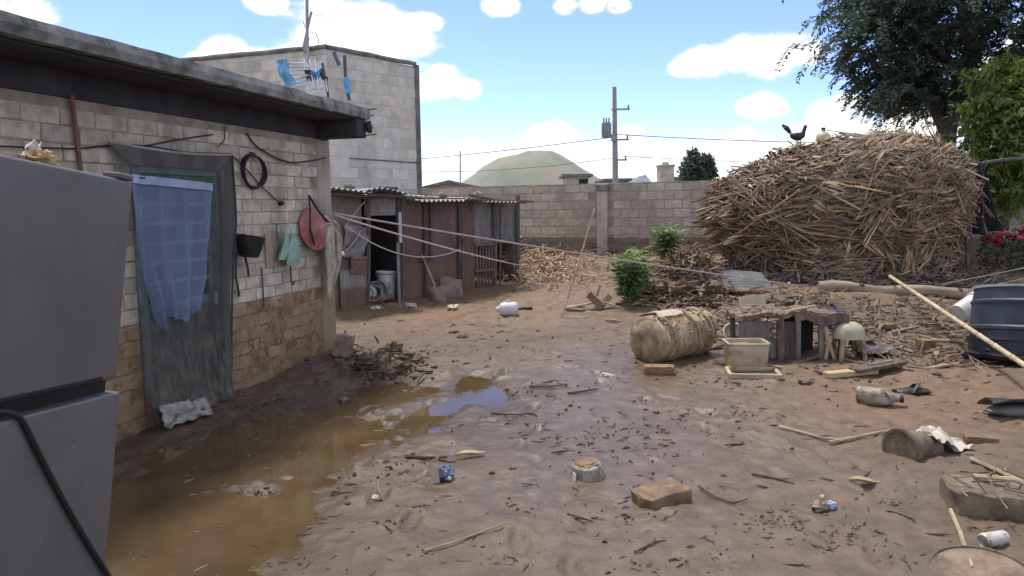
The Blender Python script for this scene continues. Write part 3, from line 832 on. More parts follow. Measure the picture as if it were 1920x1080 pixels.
t, p = hung('wall_board', 'small tan board fixed to the house wall behind the mint bags', 'board', 518, 500, .02)
a_, b__ = HW(499, 470, .02), HW(536, 470, .02)
MB().cham((0.0, 0, .0 + HW(518, 468, .02).z - p.z), (.016, b__.y - a_.y, HW(518, 436, .02).z - HW(518, 501, .02).z), .003).build('panel', mat('tan_board', (.34, .27, .18), (.24, .18, .11), (.42, .35, .25), scale=6, rough=.9), t)
MB().tube([Vector((.02, .01, .42)), Vector((.02, .01, .25))], .004, 5).build('hanging_wire', blk, t)

def bag(px, w, h, label, off, py0, tw):
    t, p = hung('plastic_bag', label, 'bag', px, py0, off)
    m_ = mat('mint_plastic', (.36, .57, .46), (.26, .45, .36), (.52, .72, .61), scale=9, rough=.45, bump=.3, bscale=12, rand=0, trans=.25)
    v = []
    def fn(sd):
        def g(u, v_):
            ww = w * (.12 + .88 * (v_ ** 1.2)) * (1 - .12 * max(0, v_ - .9) * 10)
            return Vector((sd * (.055 * math.sin(v_ * math.pi * .9 + .1) * math.cos((u - .5) * 3) + .008 * math.sin(u * 17 + 3 * v_)), (u - .5) * ww * 2 + tw * (1 - v_) * w, h * (1 - v_) + .02 * mnoise.noise(Vector((u * 3, v_, px)))))
        return g
    MB().sheet(fn(1), 18, 18, .003).build('front_film', m_, t, smooth=True)
    MB().sheet(fn(-.5), 18, 18, .003).build('back_film', m_, t, smooth=True)
    MB().tube([Vector((0, tw * w, h)), Vector((-.02, tw * w * .8, h + .07)), Vector((-.04, tw * w * .6, h + .10))], .006, 6).build('handle', m_, t)
bag(552, .15, .31, 'larger mint green plastic bag hanging full on the house wall', .12, 496, -.2)
bag(532, .10, .25, 'small mint green plastic bag hanging slack beside the larger one', .09, 488, .5)
t, p = hung('hook_cord', 'dark cord dangling below the mint green bags', 'cord', 546, 530, .06)
MB().tube([Vector((0, 0, .16)), Vector((0, 0, .02)), Vector((0, .02, -.02)), Vector((0, .05, -.02)), Vector((0, .055, .01))], .007, 6).build('cord_line', blk, t)
t, p = hung('iron_rod', 'thin iron rod leaning upright on the house wall under the board', 'rod', 495, 572, .03)
MB().tube([Vector((0, 0, -.02)), Vector((0, -.01, .36))], .008, 6).build('rod_bar', mat('grey_iron', (.10, .10, .105), rough=.6), t)

t, p = hung('red_basin', 'faded red plastic half basin hung from a strap at the house corner', 'basin', 590, 455, .1)
c0 = HW(593, 428, .10) - p
# a cone-shaped shallow basin seen on edge, hung by its rim
Mb = Matrix.Translation(c0) @ Matrix.Rotation(R(38), 4, 'X') @ Matrix.Rotation(R(78), 4, 'Y')
MB().lathe([(.01, .06), (.09, .058), (.115, .04), (.21, -.02), (.228, -.025), (.225, -.036), (.2, -.03), (.1, .03), (.01, .048)], 30, Mb, .03).build('shell', mat('faded_red', (.36, .125, .105), (.27, .085, .075), (.46, .21, .18), scale=6, rough=.5, rand=0), t, smooth=True)
MB().tube([c0 + Vector((0, -.12, .34)), c0 + Vector((.02, -.14, .2)), c0 + Vector((.03, -.17, .0)), c0 + Vector((.03, -.1, -.17))], .010, 6).build('strap', blk, t)
MB().tube([c0 + Vector((0, -.12, .34)), c0 + Vector((.03, .02, .17)), c0 + Vector((.05, .2, .04))], .013, 6).build('strap', blk, t)
MB().tube([c0 + Vector((.06, -.05, .0)), c0 + Vector((.07, .1, .05)), c0 + Vector((.05, .26, .03))], .008, 6).build('pink_cord', mat('pink_cord', (.55, .28, .27), rough=.8), t)

t, p = hung('rag_bundle', 'bundle of dirty white rags and rope hanging on the corner column', 'rags', 612, 560, .08)
ragm = mat('dirty_rag', (.42, .38, .30), (.28, .24, .18), (.55, .51, .43), scale=10, rough=.95, bump=.5, bscale=20)
for k in range(10):
    y0 = rng.uniform(-.18, .16); L_ = rng.uniform(.45, .85)
    top = Vector((.02, .0 + y0 * .4, .86 + rng.uniform(-.06, .05)))
    MB().tube([top, top + Vector((.04, y0 * .6, -.12)), Vector((.05 + .02 * k % .03, y0, .86 - L_ * .6)), Vector((.03, y0 * .6, .86 - L_))], [.026, .045, .052, .022], 8, flat=.6).build('rag', ragm, t, smooth=True)
MB().tube([Vector((.05, .16, .84)), Vector((.07, .25, .62)), Vector((.06, .22, .42)), Vector((.05, .12, .30))], .012, 6).build('rope_end', ragm, t)
MB().lump(Vector((.06, .27, .47)), (.03, .03, .03), .1).build('knot', mat('pale_knot', (.62, .58, .5), rough=.9), t)
MB().tube([Vector((.03, .05, .20)), Vector((.03, .04, .06))], .02, 7).build('dark_tip', blk, t)

# ------------------------------------------------------------------ refrigerator
uF = Vector((.093, 1, -.087)).normalized()
upF = Vector((.11, .076, .99)); upF = (upF - uF * upF.dot(uF)).normalized()
nF = uF.cross(upF)
pTR = atY(250, 340, 2.95)                       # far top corner of the doors' face
FW, FH = .78, 1.80
org = pTR - uF * FW / 2 - upF * FH              # base centre of the face
fr = thing('refrigerator', 'tilted grey two-door refrigerator with a loose black power cord', 'refrigerator')
fr.matrix_world = Matrix.Translation(org) @ Matrix((nF, uF, upF)).transposed().to_4x4()
fm = mat('fridge_grey', (.150, .148, .146), (.132, .130, .128), (.168, .166, .164), scale=2.2, rough=.42, rvar=.10, bump=.10, bscale=3.2, rand=0, metallic=.25, blotch=.17, bscl=11, mudcol=(.27, .24, .20))
fb = mat('fridge_body', (.10, .10, .10), rough=.5, bump=.05, rand=0)
zg1 = FH - .765; zg0 = zg1 - .055
MB().cham((-.33, 0, FH / 2 - .003), (.56, FW - .01, FH - .02), .015).build('cabinet', fb, fr)
MB().cham((-.03, 0, (zg1 + FH) / 2), (.06, FW, FH - zg1), .014, seg=3).build('upper_door', fm, fr, smooth=True)
ld = MB().cham((-.026, .018, zg0 / 2 + .02), (.068, FW, zg0 - .04), .012, seg=3).build('lower_door', fm, fr, smooth=True)
MB().box((-.045, 0, (zg0 + zg1) / 2), (.012, FW - .02, .06)).build('handle_recess', mat('recess_black', (.012, .012, .012), rough=.6, rand=0), fr)
MB().cham((-.022, -.03, zg1 + .012), (.05, FW - .12, .018), .004).build('handle_lip', mat('recess_black', (.012, .012, .012)), fr)
MB().cham((-.03, FW / 2 - .05, FH + .012), (.07, .09, .022), .005).build('hinge_cover', fb, fr)
def fpt(px, py, off=.012):
    M_ = fr.matrix_world.inverted(); o = M_ @ Vector((0, 0, CAMZ)); d = M_.to_3x3() @ ray(px, py); t = (off - o.x) / d.x; return o + d * t
fr.matrix_world = Matrix.Translation(org) @ Matrix((nF, uF, upF)).transposed().to_4x4()
M_f = Matrix.Translation(org) @ Matrix((nF, uF, upF)).transposed().to_4x4()
def fpt(px, py, off=.012):
    M_ = M_f.inverted(); o = M_ @ Vector((0, 0, CAMZ)); d = M_.to_3x3() @ ray(px, py); t = (off - o.x) / d.x; return o + d * t
cp = [fpt(-30, 772, -.0), fpt(10, 772, .0), fpt(38, 780, .016), fpt(62, 830, .018), fpt(95, 895, .018), fpt(130, 960, .018), fpt(165, 1020, .018), fpt(205, 1082, .02), fpt(225, 1120, .03)]
cp2 = []
for i in range(len(cp) - 1):
    for k in range(4): cp2.append(cp[i].lerp(cp[i + 1], k / 4))
for _ in range(2): cp2 = [cp2[0]] + [(cp2[i - 1] + cp2[i] * 2 + cp2[i + 1]) / 4 for i in range(1, len(cp2) - 1)] + [cp2[-1]]
MB().tube(cp2, .0105, 8).build('power_cord', blk, fr, smooth=True)
# crumpled tan bag on the refrigerator
pb_ = M_f @ Vector((-.30, FW / 2 - .50, FH - .02))
bagp = atY(98, 303, pTR.y - .15); 
t = thing('crumpled_bag', 'crumpled tan and white paper bag lying on top of the refrigerator', 'bag', (M_f @ Vector((-.2, FW / 2 - .24, FH - .012))))
MB().lump((0, 0, .035), (.05, .07, .042), .5, 3.0, 20, 14).build('bag_body', mat('tan_paper', (.48, .33, .18), (.30, .2, .1), (.62, .48, .32), scale=20, rough=.8, bump=.5), t, smooth=True)
MB().sheet(lambda u, v: Vector((-.03 + .04 * u, -.05 + .05 * v + .01 * math.sin(9 * u), .055 + .045 * u + .012 * math.sin(7 * v))), 6, 6, .003).build('torn_flap', mat('white_paper', (.68, .66, .6), rough=.8), t)
# ================================================================== tall block building
bld_m = mat('bleached_block', (.64, .60, .52), (.50, .465, .395), (.71, .675, .60), scale=3, rough=.92, bump=.45, bscale=30, rand=.09, stain=(.4, 1.4))
bldm_m = mat('bleached_mortar', (.50, .47, .41), (.36, .335, .29), (.60, .57, .50), scale=3, rough=.95, bump=.5, rand=0)
dark_cap = mat('weathered_cap', (.19, .185, .17), (.10, .10, .09), (.28, .27, .25), scale=5, rough=.95, bump=.6, rand=0)
K = atY(612, 91, 14.0); ZT = K.z
Rp = atY(778, 123, 14.0); Rp = atY(778, 123, 14.0 * 1.105); Lp = atY(340, 116, 15.0)
k2 = Vector((K.x, K.y, 0)); r2 = Vector((Rp.x, Rp.y, 0)); l2 = Vector((Lp.x, Lp.y, 0))
far = l2 + (r2 - k2)
tb = thing('block_building', 'tall bleached block building rising behind the house', 'building', k2)
v = [(p - k2).to_tuple()[:2] for p in (k2, r2, far, l2)]
zr, zl = Rp.z, Lp.z
bw = MB(); tops = (ZT - .02, zr - .02, (zr + zl) / 2, zl - .02)
bw.add([(a, c, -.2) for a, c in v] + [(a, c, z) for (a, c), z in zip(v, tops)], [(0, 1, 5, 4), (1, 2, 6, 5), (2, 3, 7, 6), (3, 0, 4, 7), (4, 5, 6, 7)])
bwall = bw.build('wall', bldm_m, tb)
bm2 = []
for k in range(3):
    me = MB().cham((0, 0, 0), (.393, .03, .194), .005).mesh('block'); bm2.append(me)
def courses(P0, P1, zb, zt0, zt1, parent, mt, meshes, base, outward, L_=.40, hgt=.20, keep=None, name='block', proud=.004, limit=999, th=.03):
    d = (P1 - P0); ln = d.length; d.normalize(); an = math.atan2(d.y, d.x)
    n_ = 0; row = 0; z = zb
    while z < max(zt0, zt1) - .06:
        s = -(.2 if row % 2 else 0)
        while s < ln - .04:
            a = max(0, s); b_ = min(ln, s + L_)
            if b_ - a > .06:
                q = (a + b_) / 2; zt = zt0 + (zt1 - zt0) * q / ln
                h = min(hgt, zt - z)
                if h > .07 and (keep is None or keep(P0 + d * q, z)):
                    c = P0 + d * q + outward * (proud - th / 2 + rng.uniform(-.003, .003)) - base
                    link(name, meshes[rng.randrange(len(meshes))], mt, parent, (c.x, c.y, z + h / 2), (rng.uniform(-.004, .004), rng.uniform(-.006, .006), an + rng.uniform(-.006, .006)), ((b_ - a) / L_, 1, h / hgt)); n_ += 1
            s += L_
        z += hgt; row += 1
    return n_
nrm_r = Vector(((r2 - k2).y, -(r2 - k2).x, 0)).normalized(); nrm_l = Vector(((k2 - l2).y, -(k2 - l2).x, 0)).normalized()
courses(k2, r2, 1.65, ZT, zr, bwall, bld_m, bm2, k2, nrm_r)
courses(l2, k2, 2.45, zl, ZT, bwall, bld_m, bm2, k2, nrm_l)
for a, b_, za, zb_, nn in ((k2, r2, ZT, zr, nrm_r), (l2, k2, zl, ZT, nrm_l)):
    d = b_ - a
    MB().tube([(a + d * i / 12 - k2 + nn * .01 + Vector((0, 0, za + (zb_ - za) * i / 12 + .03 + .02 * mnoise.noise(Vector((i * .9, a.x, 0)))))) for i in range(13)], [.045 + .012 * mnoise.noise(Vector((i * 2.1, 4, 1))) for i in range(13)], 7).build('wall_cap', dark_cap, tb)
# end column on the right edge, a ledge and a lower band
MB().box((r2 - k2 + Vector((.02, .05, zr / 2))), (.10, .14, zr + .02)).build('edge_column', dark_cap, tb)
pl = r2 - k2
for zz, dep in ((atY(700, 300, 14.9).z, .02),):
    MB().tube([(k2 + (r2 - k2) * (.2 + .8 * i / 10) - k2 + nrm_r * .015 + Vector((0, 0, zz - .03 * i / 10 + .015 * mnoise.noise(Vector((i, 3, 3)))))) for i in range(11)], .014, 6).build('mortar_ledge', dark_cap, tb)
# blue-stained downpipe and a hung blue pipe near the corner
bluep = mat('blue_paint', (.10, .36, .62), (.06, .22, .42), (.18, .48, .74), scale=12, rough=.6, bump=.2)
pA, pB = atY(626, 98, 13.9), atY(636, 122, 13.9)
MB().tube([pA - k2, pB - k2], .035, 8).build('pipe_stub', mat('slate_pipe', (.10, .13, .18), rough=.6), tb)
pA, pB, pC = atY(646, 104, 14.05), atY(648, 150, 14.05), atY(655, 188, 14.1)
MB().tube([pA - k2, pB - k2, pC - k2], .03, 8).build('downpipe', mat('grey_iron', (.10, .10, .105)), tb)
MB().tube([atY(649, 145, 13.98) - k2, atY(653, 175, 13.98) - k2], .05, 8).build('blue_sleeve', bluep, tb)

# mast on that building
mb_ = atY(576, 96, 14.3)
ma = thing('antenna_mast', 'thin grey antenna mast on the tall block building', 'mast', (mb_.x, mb_.y, ZT - .1))
gi = mat('galvanised', (.30, .30, .31), rough=.5, metallic=.5, rand=0)
loc = Vector((mb_.x, mb_.y, ZT - .1))
MB().tube([atY(578, 130, 13.75) - loc, atY(576, 60, 14.1) - loc, atY(575, -140, 14.2) - loc], .028, 8).build('pole', gi, ma)
MB().tube([atY(568, 92, 14.1) - loc, atY(584, 22, 14.1) - loc], .022, 7).build('brace', gi, ma)
MB().tube([atY(572, 100, 14.0) - loc, atY(577, 70, 14.0) - loc], .035, 7).build('brace', gi, ma)
MB().tube([atY(580, 60, 14.1) - loc, atY(592, 62, 14.1) - loc, atY(598, 75, 14.1) - loc, atY(594, 92, 14.1) - loc], .008, 5).build('loose_wire', gi, ma)
MB().tube([atY(568, 40, 14.1) - loc, atY(572, 50, 14.1) - loc, atY(578, 58, 14.1) - loc], .008, 5).build('loose_wire', gi, ma)

# ------------------------------------------------------------------ television antenna on the house roof
YA = 9.2
ab = atY(622, 196, YA)
an_ = thing('television_antenna', 'blue television antenna with white rods standing on the house roof', 'antenna', (ab.x, ab.y, SZ + .13))
loc = Vector((ab.x, ab.y, SZ + .13))
white_rod = mat('white_rod', (.62, .64, .66), rough=.4, rand=.1, bump=0)
AP = lambda x, y, dy=0: atY(x, y, YA + dy) - loc
MB().tube([Vector((0, 0, -.14)), AP(612, 155), AP(604, 118)], .016, 8).build('pole', mat('grey_iron', (.10, .10, .105)), an_)
MB().tube([AP(612, 146), AP(575, 136)], .02, 6).build('boom', mat('slate_pipe', (.10, .13, .18)), an_)
for sgn in (0, 1):       # two halves of the blue corner reflector
    y_ = .12 * (1 if sgn else -1)
    MB().sheet(lambda u, v: AP(517 + 18 * u + 18 * v + 3 * math.sin(v * 9 + sgn), 113 + 50 * v - 4 * u, y_ * .5 + .2 * u * (1 if sgn else -1)), 5, 12, .012).build('reflector_fin', bluep, an_)
for i in range(7):
    yy = 117 + i * 7.6
    MB().tube([AP(524 + i * 2.4, yy, -.08 + .02 * i), AP(572 + (i % 3) * 8, 138 + (i - 3) * 6.5, .05)], .0095, 5).build('rod', white_rod, an_)
for i in range(8):
    MB().tube([AP(570 + i * 5, 112 + (i % 2) * 4, .12), AP(578 + i * 5.2, 178 - (i % 3) * 6, -.12)], .008, 5).build('rod', white_rod, an_)
for i in range(5):
    MB().tube([AP(548, 150 + i * 8, 0), AP(610, 132 + i * 10, .1)], .008, 5).build('rod', white_rod, an_)
for x, y in ((577, 134), (580, 147), (609, 147), (600, 140)): MB().cham(AP(x, y), (.07, .05, .05), .01).build('clamp', mat('black_rubber', (.02, .02, .022)), an_)
MB().sheet(lambda u, v: AP(584 + 22 * u, 131 + 16 * v + 4 * math.sin(5 * u), .03 * math.sin(8 * u)), 6, 6, .01).build('blue_rag', bluep, an_)

# white scrap and rubble on the house roof's edge
pw = HW(421, 132, OV - .25)
t = tag(MB().lump((0, 0, 0), (.05, .07, .035), .6, 3).build('roof_scrap', mat('white_paper', (.68, .66, .6)), None, Mh @ Vector((OV - .3, pw.y, SZ + .16)), smooth=True), 'small white plastic scrap on the roof edge of the house', 'scrap')

# ================================================================== boundary wall
cin_m = mat('cinder_block', (.48, .415, .335), (.39, .33, .26), (.55, .485, .40), scale=8, rough=.93, bump=.6, bscale=35, rand=.17, stain=(.5, 1.5), mudline=(.95, .9), mudcol=(.22, .17, .125))
cinm_m = mat('cinder_mortar', (.30, .26, .21), scale=12, rough=.95, bump=.6, rand=0, mudline=(.95, .9))
wa = atY(985, 350, 18.6); wb = atY(1330, 337, 16.9)
A2 = Vector((wa.x, wa.y, 0)); B2 = Vector((wb.x, wb.y, 0)); dW = (B2 - A2).normalized()
A2 = A2 - dW * 3.4; B2 = B2 + dW * 8.0
nW = Vector((dW.y, -dW.x, 0))
if nW.y > 0: nW = -nW
ZW = wa.z
bwl = thing('boundary_wall', 'grey cinder block boundary wall at the back of the yard', 'wall', A2)
ln = (B2 - A2).length
core = MB(); cM = rotz(math.atan2(dW.y, dW.x))
cc = (A2 + B2) / 2 - A2 - nW * .075
core.box((cc.x, cc.y, (ZW + .1) / 2), (ln, .15, ZW - .1), cM)
wcore = core.build('masonry', cinm_m, bwl)
me3 = [MB().cham((0, 0, 0), (.388, .03, .188), .007).mesh('block') for _ in range(3)]
pil = (atY(1131, 400, 17.85)); sp_ = (Vector((pil.x, pil.y, 0)) - A2).dot(dW)
vis = lambda p, z: (p - A2).dot(dW) < 3.4 + 6.2 and abs((p - A2).dot(dW) - sp_) > .16
nblk = courses(A2, B2, .40, ZW - .0, ZW, wcore, cin_m, me3, A2, nW, keep=vis)
rest = MB()
z = .4; row = 0
while z < ZW - .06:
    s = 9.6 - (.2 if row % 2 else 0) + .05
    while s < ln:
        c = dW * (s + .2) - nW * .012; rest.box((c.x, c.y, z + .1), (.388, .03, .188), cM); s += .4
    z += .2; row += 1
stuff(rest.build('block_rows', cin_m, bwl))
c = dW * sp_ + nW * .004
MB().cham((c.x, c.y, (ZW + .1) / 2 + .02), (.26, .19, ZW - .08), .012, cM).build('pilaster', mat('pilaster_concrete', (.45, .395, .325), (.36, .31, .25), (.52, .46, .385), scale=5, rough=.92, rand=0), bwl)
MB().cham((c.x, c.y, ZW - .07), (.30, .235, .16), .02, cM, rough=.02).build('pilaster_stain', dark_cap, bwl)
MB().tube([dW * (ln * i / 40) - nW * .07 + Vector((0, 0, ZW + .01 + .008 * mnoise.noise(Vector((i * .8, 0, 0))))) for i in range(41)], .03, 6).build('mortar_cap', dark_cap, bwl)

# ================================================================== lean-to shack
sa, sb_ = G(640, 577), G(968, 527)
S0 = Vector((sa.x, sa.y, 0)); S1 = Vector((sb_.x, sb_.y, 0))
S0 = S0 - (S1 - S0).normalized() * .25
dS = (S1 - S0).normalized(); nS = Vector((dS.y, -dS.x, 0)); LS = (S1 - S0).length
sh = thing('lean_to_shack', 'ramshackle lean-to shack of rusty sheets under corrugated roofing', 'shack', S0, (0, 0, math.atan2(dS.y, dS.x)))
MS = Matrix.Translation(S0) @ Matrix.Rotation(math.atan2(dS.y, dS.x), 4, 'Z'); MSi = MS.inverted()
# local: x along the front, y into the shack, z up
def SP(px, py, off=0.0):
    o = MSi @ Vector((0, 0, CAMZ)); d = MSi.to_3x3() @ ray(px, py); t = (off - o.y) / d.y; return o + d * t
zS = lambda x: H(*(MS @ Vector((x, 0, 0))).to_2d())
rustA = mat('maroon_sheet', (.125, .078, .068), (.08, .05, .045), (.17, .11, .094), scale=3, rough=.75, bump=.25, bscale=20, rand=.12, mudline=(.80, .55), stretch=(2, 2, .6))
greyS = mat('grey_sheet', (.19, .185, .18), (.12, .115, .11), (.26, .25, .24), scale=3.5, rough=.6, bump=.2, rand=.12, mudline=(.75, .6), stretch=(2, 2, .6))
brownS = mat('brown_board', (.17, .13, .105), (.10, .075, .06), (.24, .19, .155), scale=5, rough=.9, bump=.4, rand=.15, stretch=(6, 6, .8), mudline=(.7, .6))
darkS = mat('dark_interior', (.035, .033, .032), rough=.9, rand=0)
woodP = mat('grey_post', (.12, .10, .085), (.07, .058, .05), (.19, .165, .14), scale=6, rough=.9, bump=.5, rand=.15, stretch=(5, 5, 1))
roofM = mat('corrugated_sheet', (.42, .415, .41), (.24, .22, .21), (.55, .55, .55), scale=3, rough=.5, bump=.15, rand=.12, metallic=.1, blotch=.35, bscl=3, mudcol=(.20, .13, .09))


def corr(u0, u1, v0, v1, fn, amp=.012, pitch=.076, th=.004, nv=4):
    n = max(6, int((u1 - u0) / pitch * 6))
    return MB().sheet(lambda a, b_: fn(u0 + (u1 - u0) * a, v0 + (v1 - v0) * b_) + Vector((0, 0, 0)) + fn(0, 0, True) * (amp * math.sin(2 * math.pi * (u1 - u0) * a / pitch)), n, nv, th)


def panel(px0, px1, pyt, pyb, m_, name='sheet_panel', off=0.0, corrug=False, tilt=0.0, label=None):
    a, b_ = SP(px0, pyb, off), SP(px1, pyb, off); x0, x1 = a.x, b_.x
    xc = (x0 + x1) / 2; zt = SP((px0 + px1) / 2, pyt, off).z; zb = SP((px0 + px1) / 2, pyb, off).z
    if corrug:
        n = max(8, int((x1 - x0) / .076 * 6))
        o = MB().sheet(lambda u, v: Vector((x0 + (x1 - x0) * u + tilt * v, off + .012 * math.sin(2 * math.pi * (x1 - x0) * u / .076), zb + (zt - zb) * v)), n, 3, .004).build(name, m_, sh, smooth=True)
    else:
        o = MB().sheet(lambda u, v: Vector((x0 + (x1 - x0) * u + tilt * v, off + .010 * mnoise.noise(Vector((u * 3 + px0, v * 4, 1))) + .006 * math.sin(u * 40), zb + (zt - zb) * v)), 20, 10, .008).build(name, m_, sh, smooth=True)
    return o


panel(612, 684, 362, 580, mat('tarp_brown', (.20, .175, .155), (.14, .12, .105), (.27, .24, .215), scale=4, rough=.85, bump=.4, rand=0, mudline=(.7, .5)), 'board_panel', .03)
panel(640, 692, 505, 582, mat('zinc_sheet', (.25, .25, .24), (.16, .155, .145), (.33, .33, .32), scale=4, rough=.55, rand=0, mudline=(.5, .6)), 'corrugated_panel', -.03, True)
# crumpled grey tarp tied over the left panel
MB().sheet(lambda u, v: SP(645 + 42 * u + 4 * math.sin(6 * v), 420 + 62 * v + 6 * u, -.05) + Vector((0, .035 * mnoise.noise(Vector((u * 5, v * 6, 3))) + .02 * math.sin(9 * u + 5 * v), 0)), 18, 18, .004).build('tarp', mat('grey_tarp', (.20, .20, .20), (.13, .13, .13), (.30, .30, .31), scale=6, rough=.5, rand=0), sh, smooth=True)
MB().sheet(lambda u, v: SP(658 + 30 * u, 480 + 34 * v, -.055) + Vector((0, .02 * mnoise.noise(Vector((u * 5, v * 6, 8))), 0)), 10, 8, .006).build('rust_patch', mat('rust_patch', (.17, .11, .085), rough=.85, rand=0), sh)
panel(684, 744, 372, 404, greyS, 'lintel_sheet', -.02)
panel(752, 800, 375, 572, rustA, 'sheet_panel', 0)
panel(798, 860, 376, 566, rustA, 'sheet_panel', -.012)
panel(858, 892, 378, 548, mat('brown_door', (.15, .105, .085), (.10, .07, .055), (.20, .15, .12), scale=4, rough=.85, rand=0, stretch=(4, 4, .8), mudline=(.8, .6)), 'side_door', .0)
panel(886, 930, 378, 462, greyS, 'sheet_panel', .02)
panel(926, 970, 380, 455, greyS, 'sheet_panel', .03)
for k in range(6):
    x = 893 + k * 5.6; a = SP(x, 540, .0); t_ = SP(x + .5, 456, .0)
    MB().box(((a.x + t_.x) / 2, -.02, (a.z + t_.z) / 2), (.035, .02, t_.z - a.z), Matrix.Rotation(rng.uniform(-.03, .03), 3, 'Y')).build('slat', brownS, sh)
for py in (459, 508):
    a, b_ = SP(890, py, -.035), SP(926, py, -.035); MB().box(((a.x + b_.x) / 2, -.045, a.z), (b_.x - a.x, .02, .05)).build('rail', brownS, sh)
for px, py, r_, tp in ((688, 580, .035, 366), (746, 576, .03, 372), (753, 574, .04, 372), (797, 560, .022, 380), (806, 470, .02, 380), (859, 552, .03, 375), (866, 545, .03, 378), (927, 535, .035, 375), (936, 520, .02, 385), (968, 528, .04, 365)):
    a, t_ = SP(px, py, -.03), SP(px + rng.uniform(-3, 3), tp, -.03)
    MB().tube([(a.x, -.04, a.z - .15), ((a.x + t_.x) / 2 + .01, -.045, (a.z + t_.z) / 2), (t_.x, -.04, t_.z)], r_, 7).build('post', woodP, sh)
a, t_ = SP(750, 455, -.07), SP(748, 398, -.07)
MB().box(((a.x + t_.x) / 2, -.09, (a.z + t_.z) / 2), (.05, .02, t_.z - a.z)).build('pale_jamb', mat('pale_paint', (.42, .46, .50), rough=.7), sh)
a, t_ = SP(747, 572, -.06), SP(744, 455, -.06)
MB().box(((a.x + t_.x) / 2, -.085, (a.z + t_.z) / 2), (.045, .025, t_.z - a.z)).build('jamb', mat('green_grey_paint', (.24, .27, .26), rough=.7), sh)
# body behind: dark walls and floor ends
DS = 2.6
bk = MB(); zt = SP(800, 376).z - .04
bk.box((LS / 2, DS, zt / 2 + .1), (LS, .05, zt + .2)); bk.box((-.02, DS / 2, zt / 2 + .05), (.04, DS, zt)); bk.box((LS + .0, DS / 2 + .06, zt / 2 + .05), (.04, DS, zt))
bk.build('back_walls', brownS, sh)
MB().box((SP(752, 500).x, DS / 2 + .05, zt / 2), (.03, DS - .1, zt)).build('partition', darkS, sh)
# roof sheets
def roofsheet(px0, px1, pyf, rise, over, m_=roofM, sag=0.0, amp=.014, depth=2.9, dz=0.0, tw=0.0):
    a, b_ = SP(px0, pyf, -over), SP(px1, pyf, -over)
    z0 = (a.z + b_.z) / 2 + dz
    n = max(8, int((b_.x - a.x) / .09 * 6))
    MB().sheet(lambda u, v: Vector((a.x + (b_.x - a.x) * u, -over + (depth) * v, z0 + tw * (u - .5) + rise * v + amp * math.sin(2 * math.pi * (b_.x - a.x) * u / .09) + .02 * mnoise.noise(Vector((u * 2 + px0, v * 3, 2))) - sag * math.sin(math.pi * u) * (1 - v))), n, 6, .004).build('roof_sheet', m_, sh, smooth=True)
roofsheet(612, 700, 356, .10, .30, tw=-.08)
roofsheet(690, 765, 362, .10, .28, dz=.01, sag=-.05, tw=-.05)
roofsheet(785, 872, 376, .16, .34, amp=.02)
roofsheet(868, 920, 374, .14, .24, tw=-.04)
roofsheet(908, 972, 379, .14, .26)
roofsheet(760, 800, 368, .12, .1)
brk = mat('dark_plank', (.10, .085, .07), (.06, .05, .042), (.16, .14, .12), scale=6, rough=.9, stretch=(1, 6, 6))
for (x0, y0, x1, y1, r_) in ((690, 366, 790, 372, .03), (700, 357, 745, 353, .025), (760, 372, 985, 379, .03), (625, 364, 690, 369, .03), (880, 366, 940, 378, .025), (960, 378, 998, 378, .02), (965, 377, 975, 365, .012)):
    a, b_ = SP(x0, y0, -.2), SP(x1, y1, -.2)
    MB().tube([a, (a + b_) / 2 + Vector((0, 0, .01)), b_], r_, 6).build('roof_pole', brk, sh)
# stones weighting the roof
for px, py in ((720, 352), (655, 350), (830, 366), (896, 364)):
    p = SP(px, py, .3); MB().lump(p, (.09, .07, .05), .35).build('roof_stone', mat('grey_stone', (.22, .21, .19), scale=9, rough=.9), sh, smooth=True)

# things in the shack's doorway
def on_shack(px, py, off): return MS @ SP(px, py, off)
p = on_shack(726, 560, .25); p.z = H(p.x, p.y) - .02
t = thing('white_bucket', 'white plastic bucket with lid standing in the shack doorway', 'bucket', p)
wp = mat('white_plastic', (.62, .61, .60), (.5, .48, .46), (.7, .69, .68), scale=6, rough=.45, rand=.05, bump=.05, blotch=.25, bscl=6)
MB().lathe([(.01, .0), (.125, 0), (.135, .02), (.155, .40), (.165, .405), (.165, .43), (.15, .435), (.14, .39), (.12, .03), (.01, .025)], 28).build('pail', wp, t, smooth=True)
MB().lathe([(.01, .44), (.16, .44), (.172, .45), (.172, .475), (.15, .485), (.01, .48)], 28).build('lid', wp, t, smooth=True)
p = on_shack(708, 565, .12); p.z = H(p.x, p.y) + .0
t = thing('heap_of_buckets', 'tumbled grey tubs and a wheel rim piled in the shack doorway', 'scrap pile', p)
gp = mat('grey_plastic', (.32, .31, .32), (.2, .19, .2), (.45, .44, .45), scale=6, rough=.6, rand=.25, blotch=.3)
for k, (dx, dy, dz, rx, ry_) in enumerate(((-.05, .05, .16, 70, 20), (.06, .1, .22, 110, 60), (.0, -.08, .11, 60, -30))):
    MB().lathe([(.01, -.1), (.1, -.1), (.13, .1), (.14, .105), (.12, .1), (.09, -.08), (.01, -.08)], 20, Matrix.Translation((dx, dy, dz)) @ eul(R(rx), R(ry_), 0).to_4x4()).build('tub', gp, t, smooth=True)
MB().lathe([(.085, -.03), (.13, -.03), (.145, 0), (.13, .03), (.085, .03), (.08, 0)], 24, Matrix.Translation((-.12, -.14, .15)) @ eul(R(75), 0, R(20)).to_4x4()).build('wheel_rim', mat('pale_grey_plastic', (.48, .47, .46), rough=.6), t, smooth=True)
for k in range(4): MB().lump((rng.uniform(-.2, .2), rng.uniform(-.15, .1), .06), (.09, .08, .06), .4).build('mud_lump', mat('mud_cake', MUD, MUD_DK, (.30, .22, .16), scale=8, rough=.7, bump=.8), t, smooth=True)
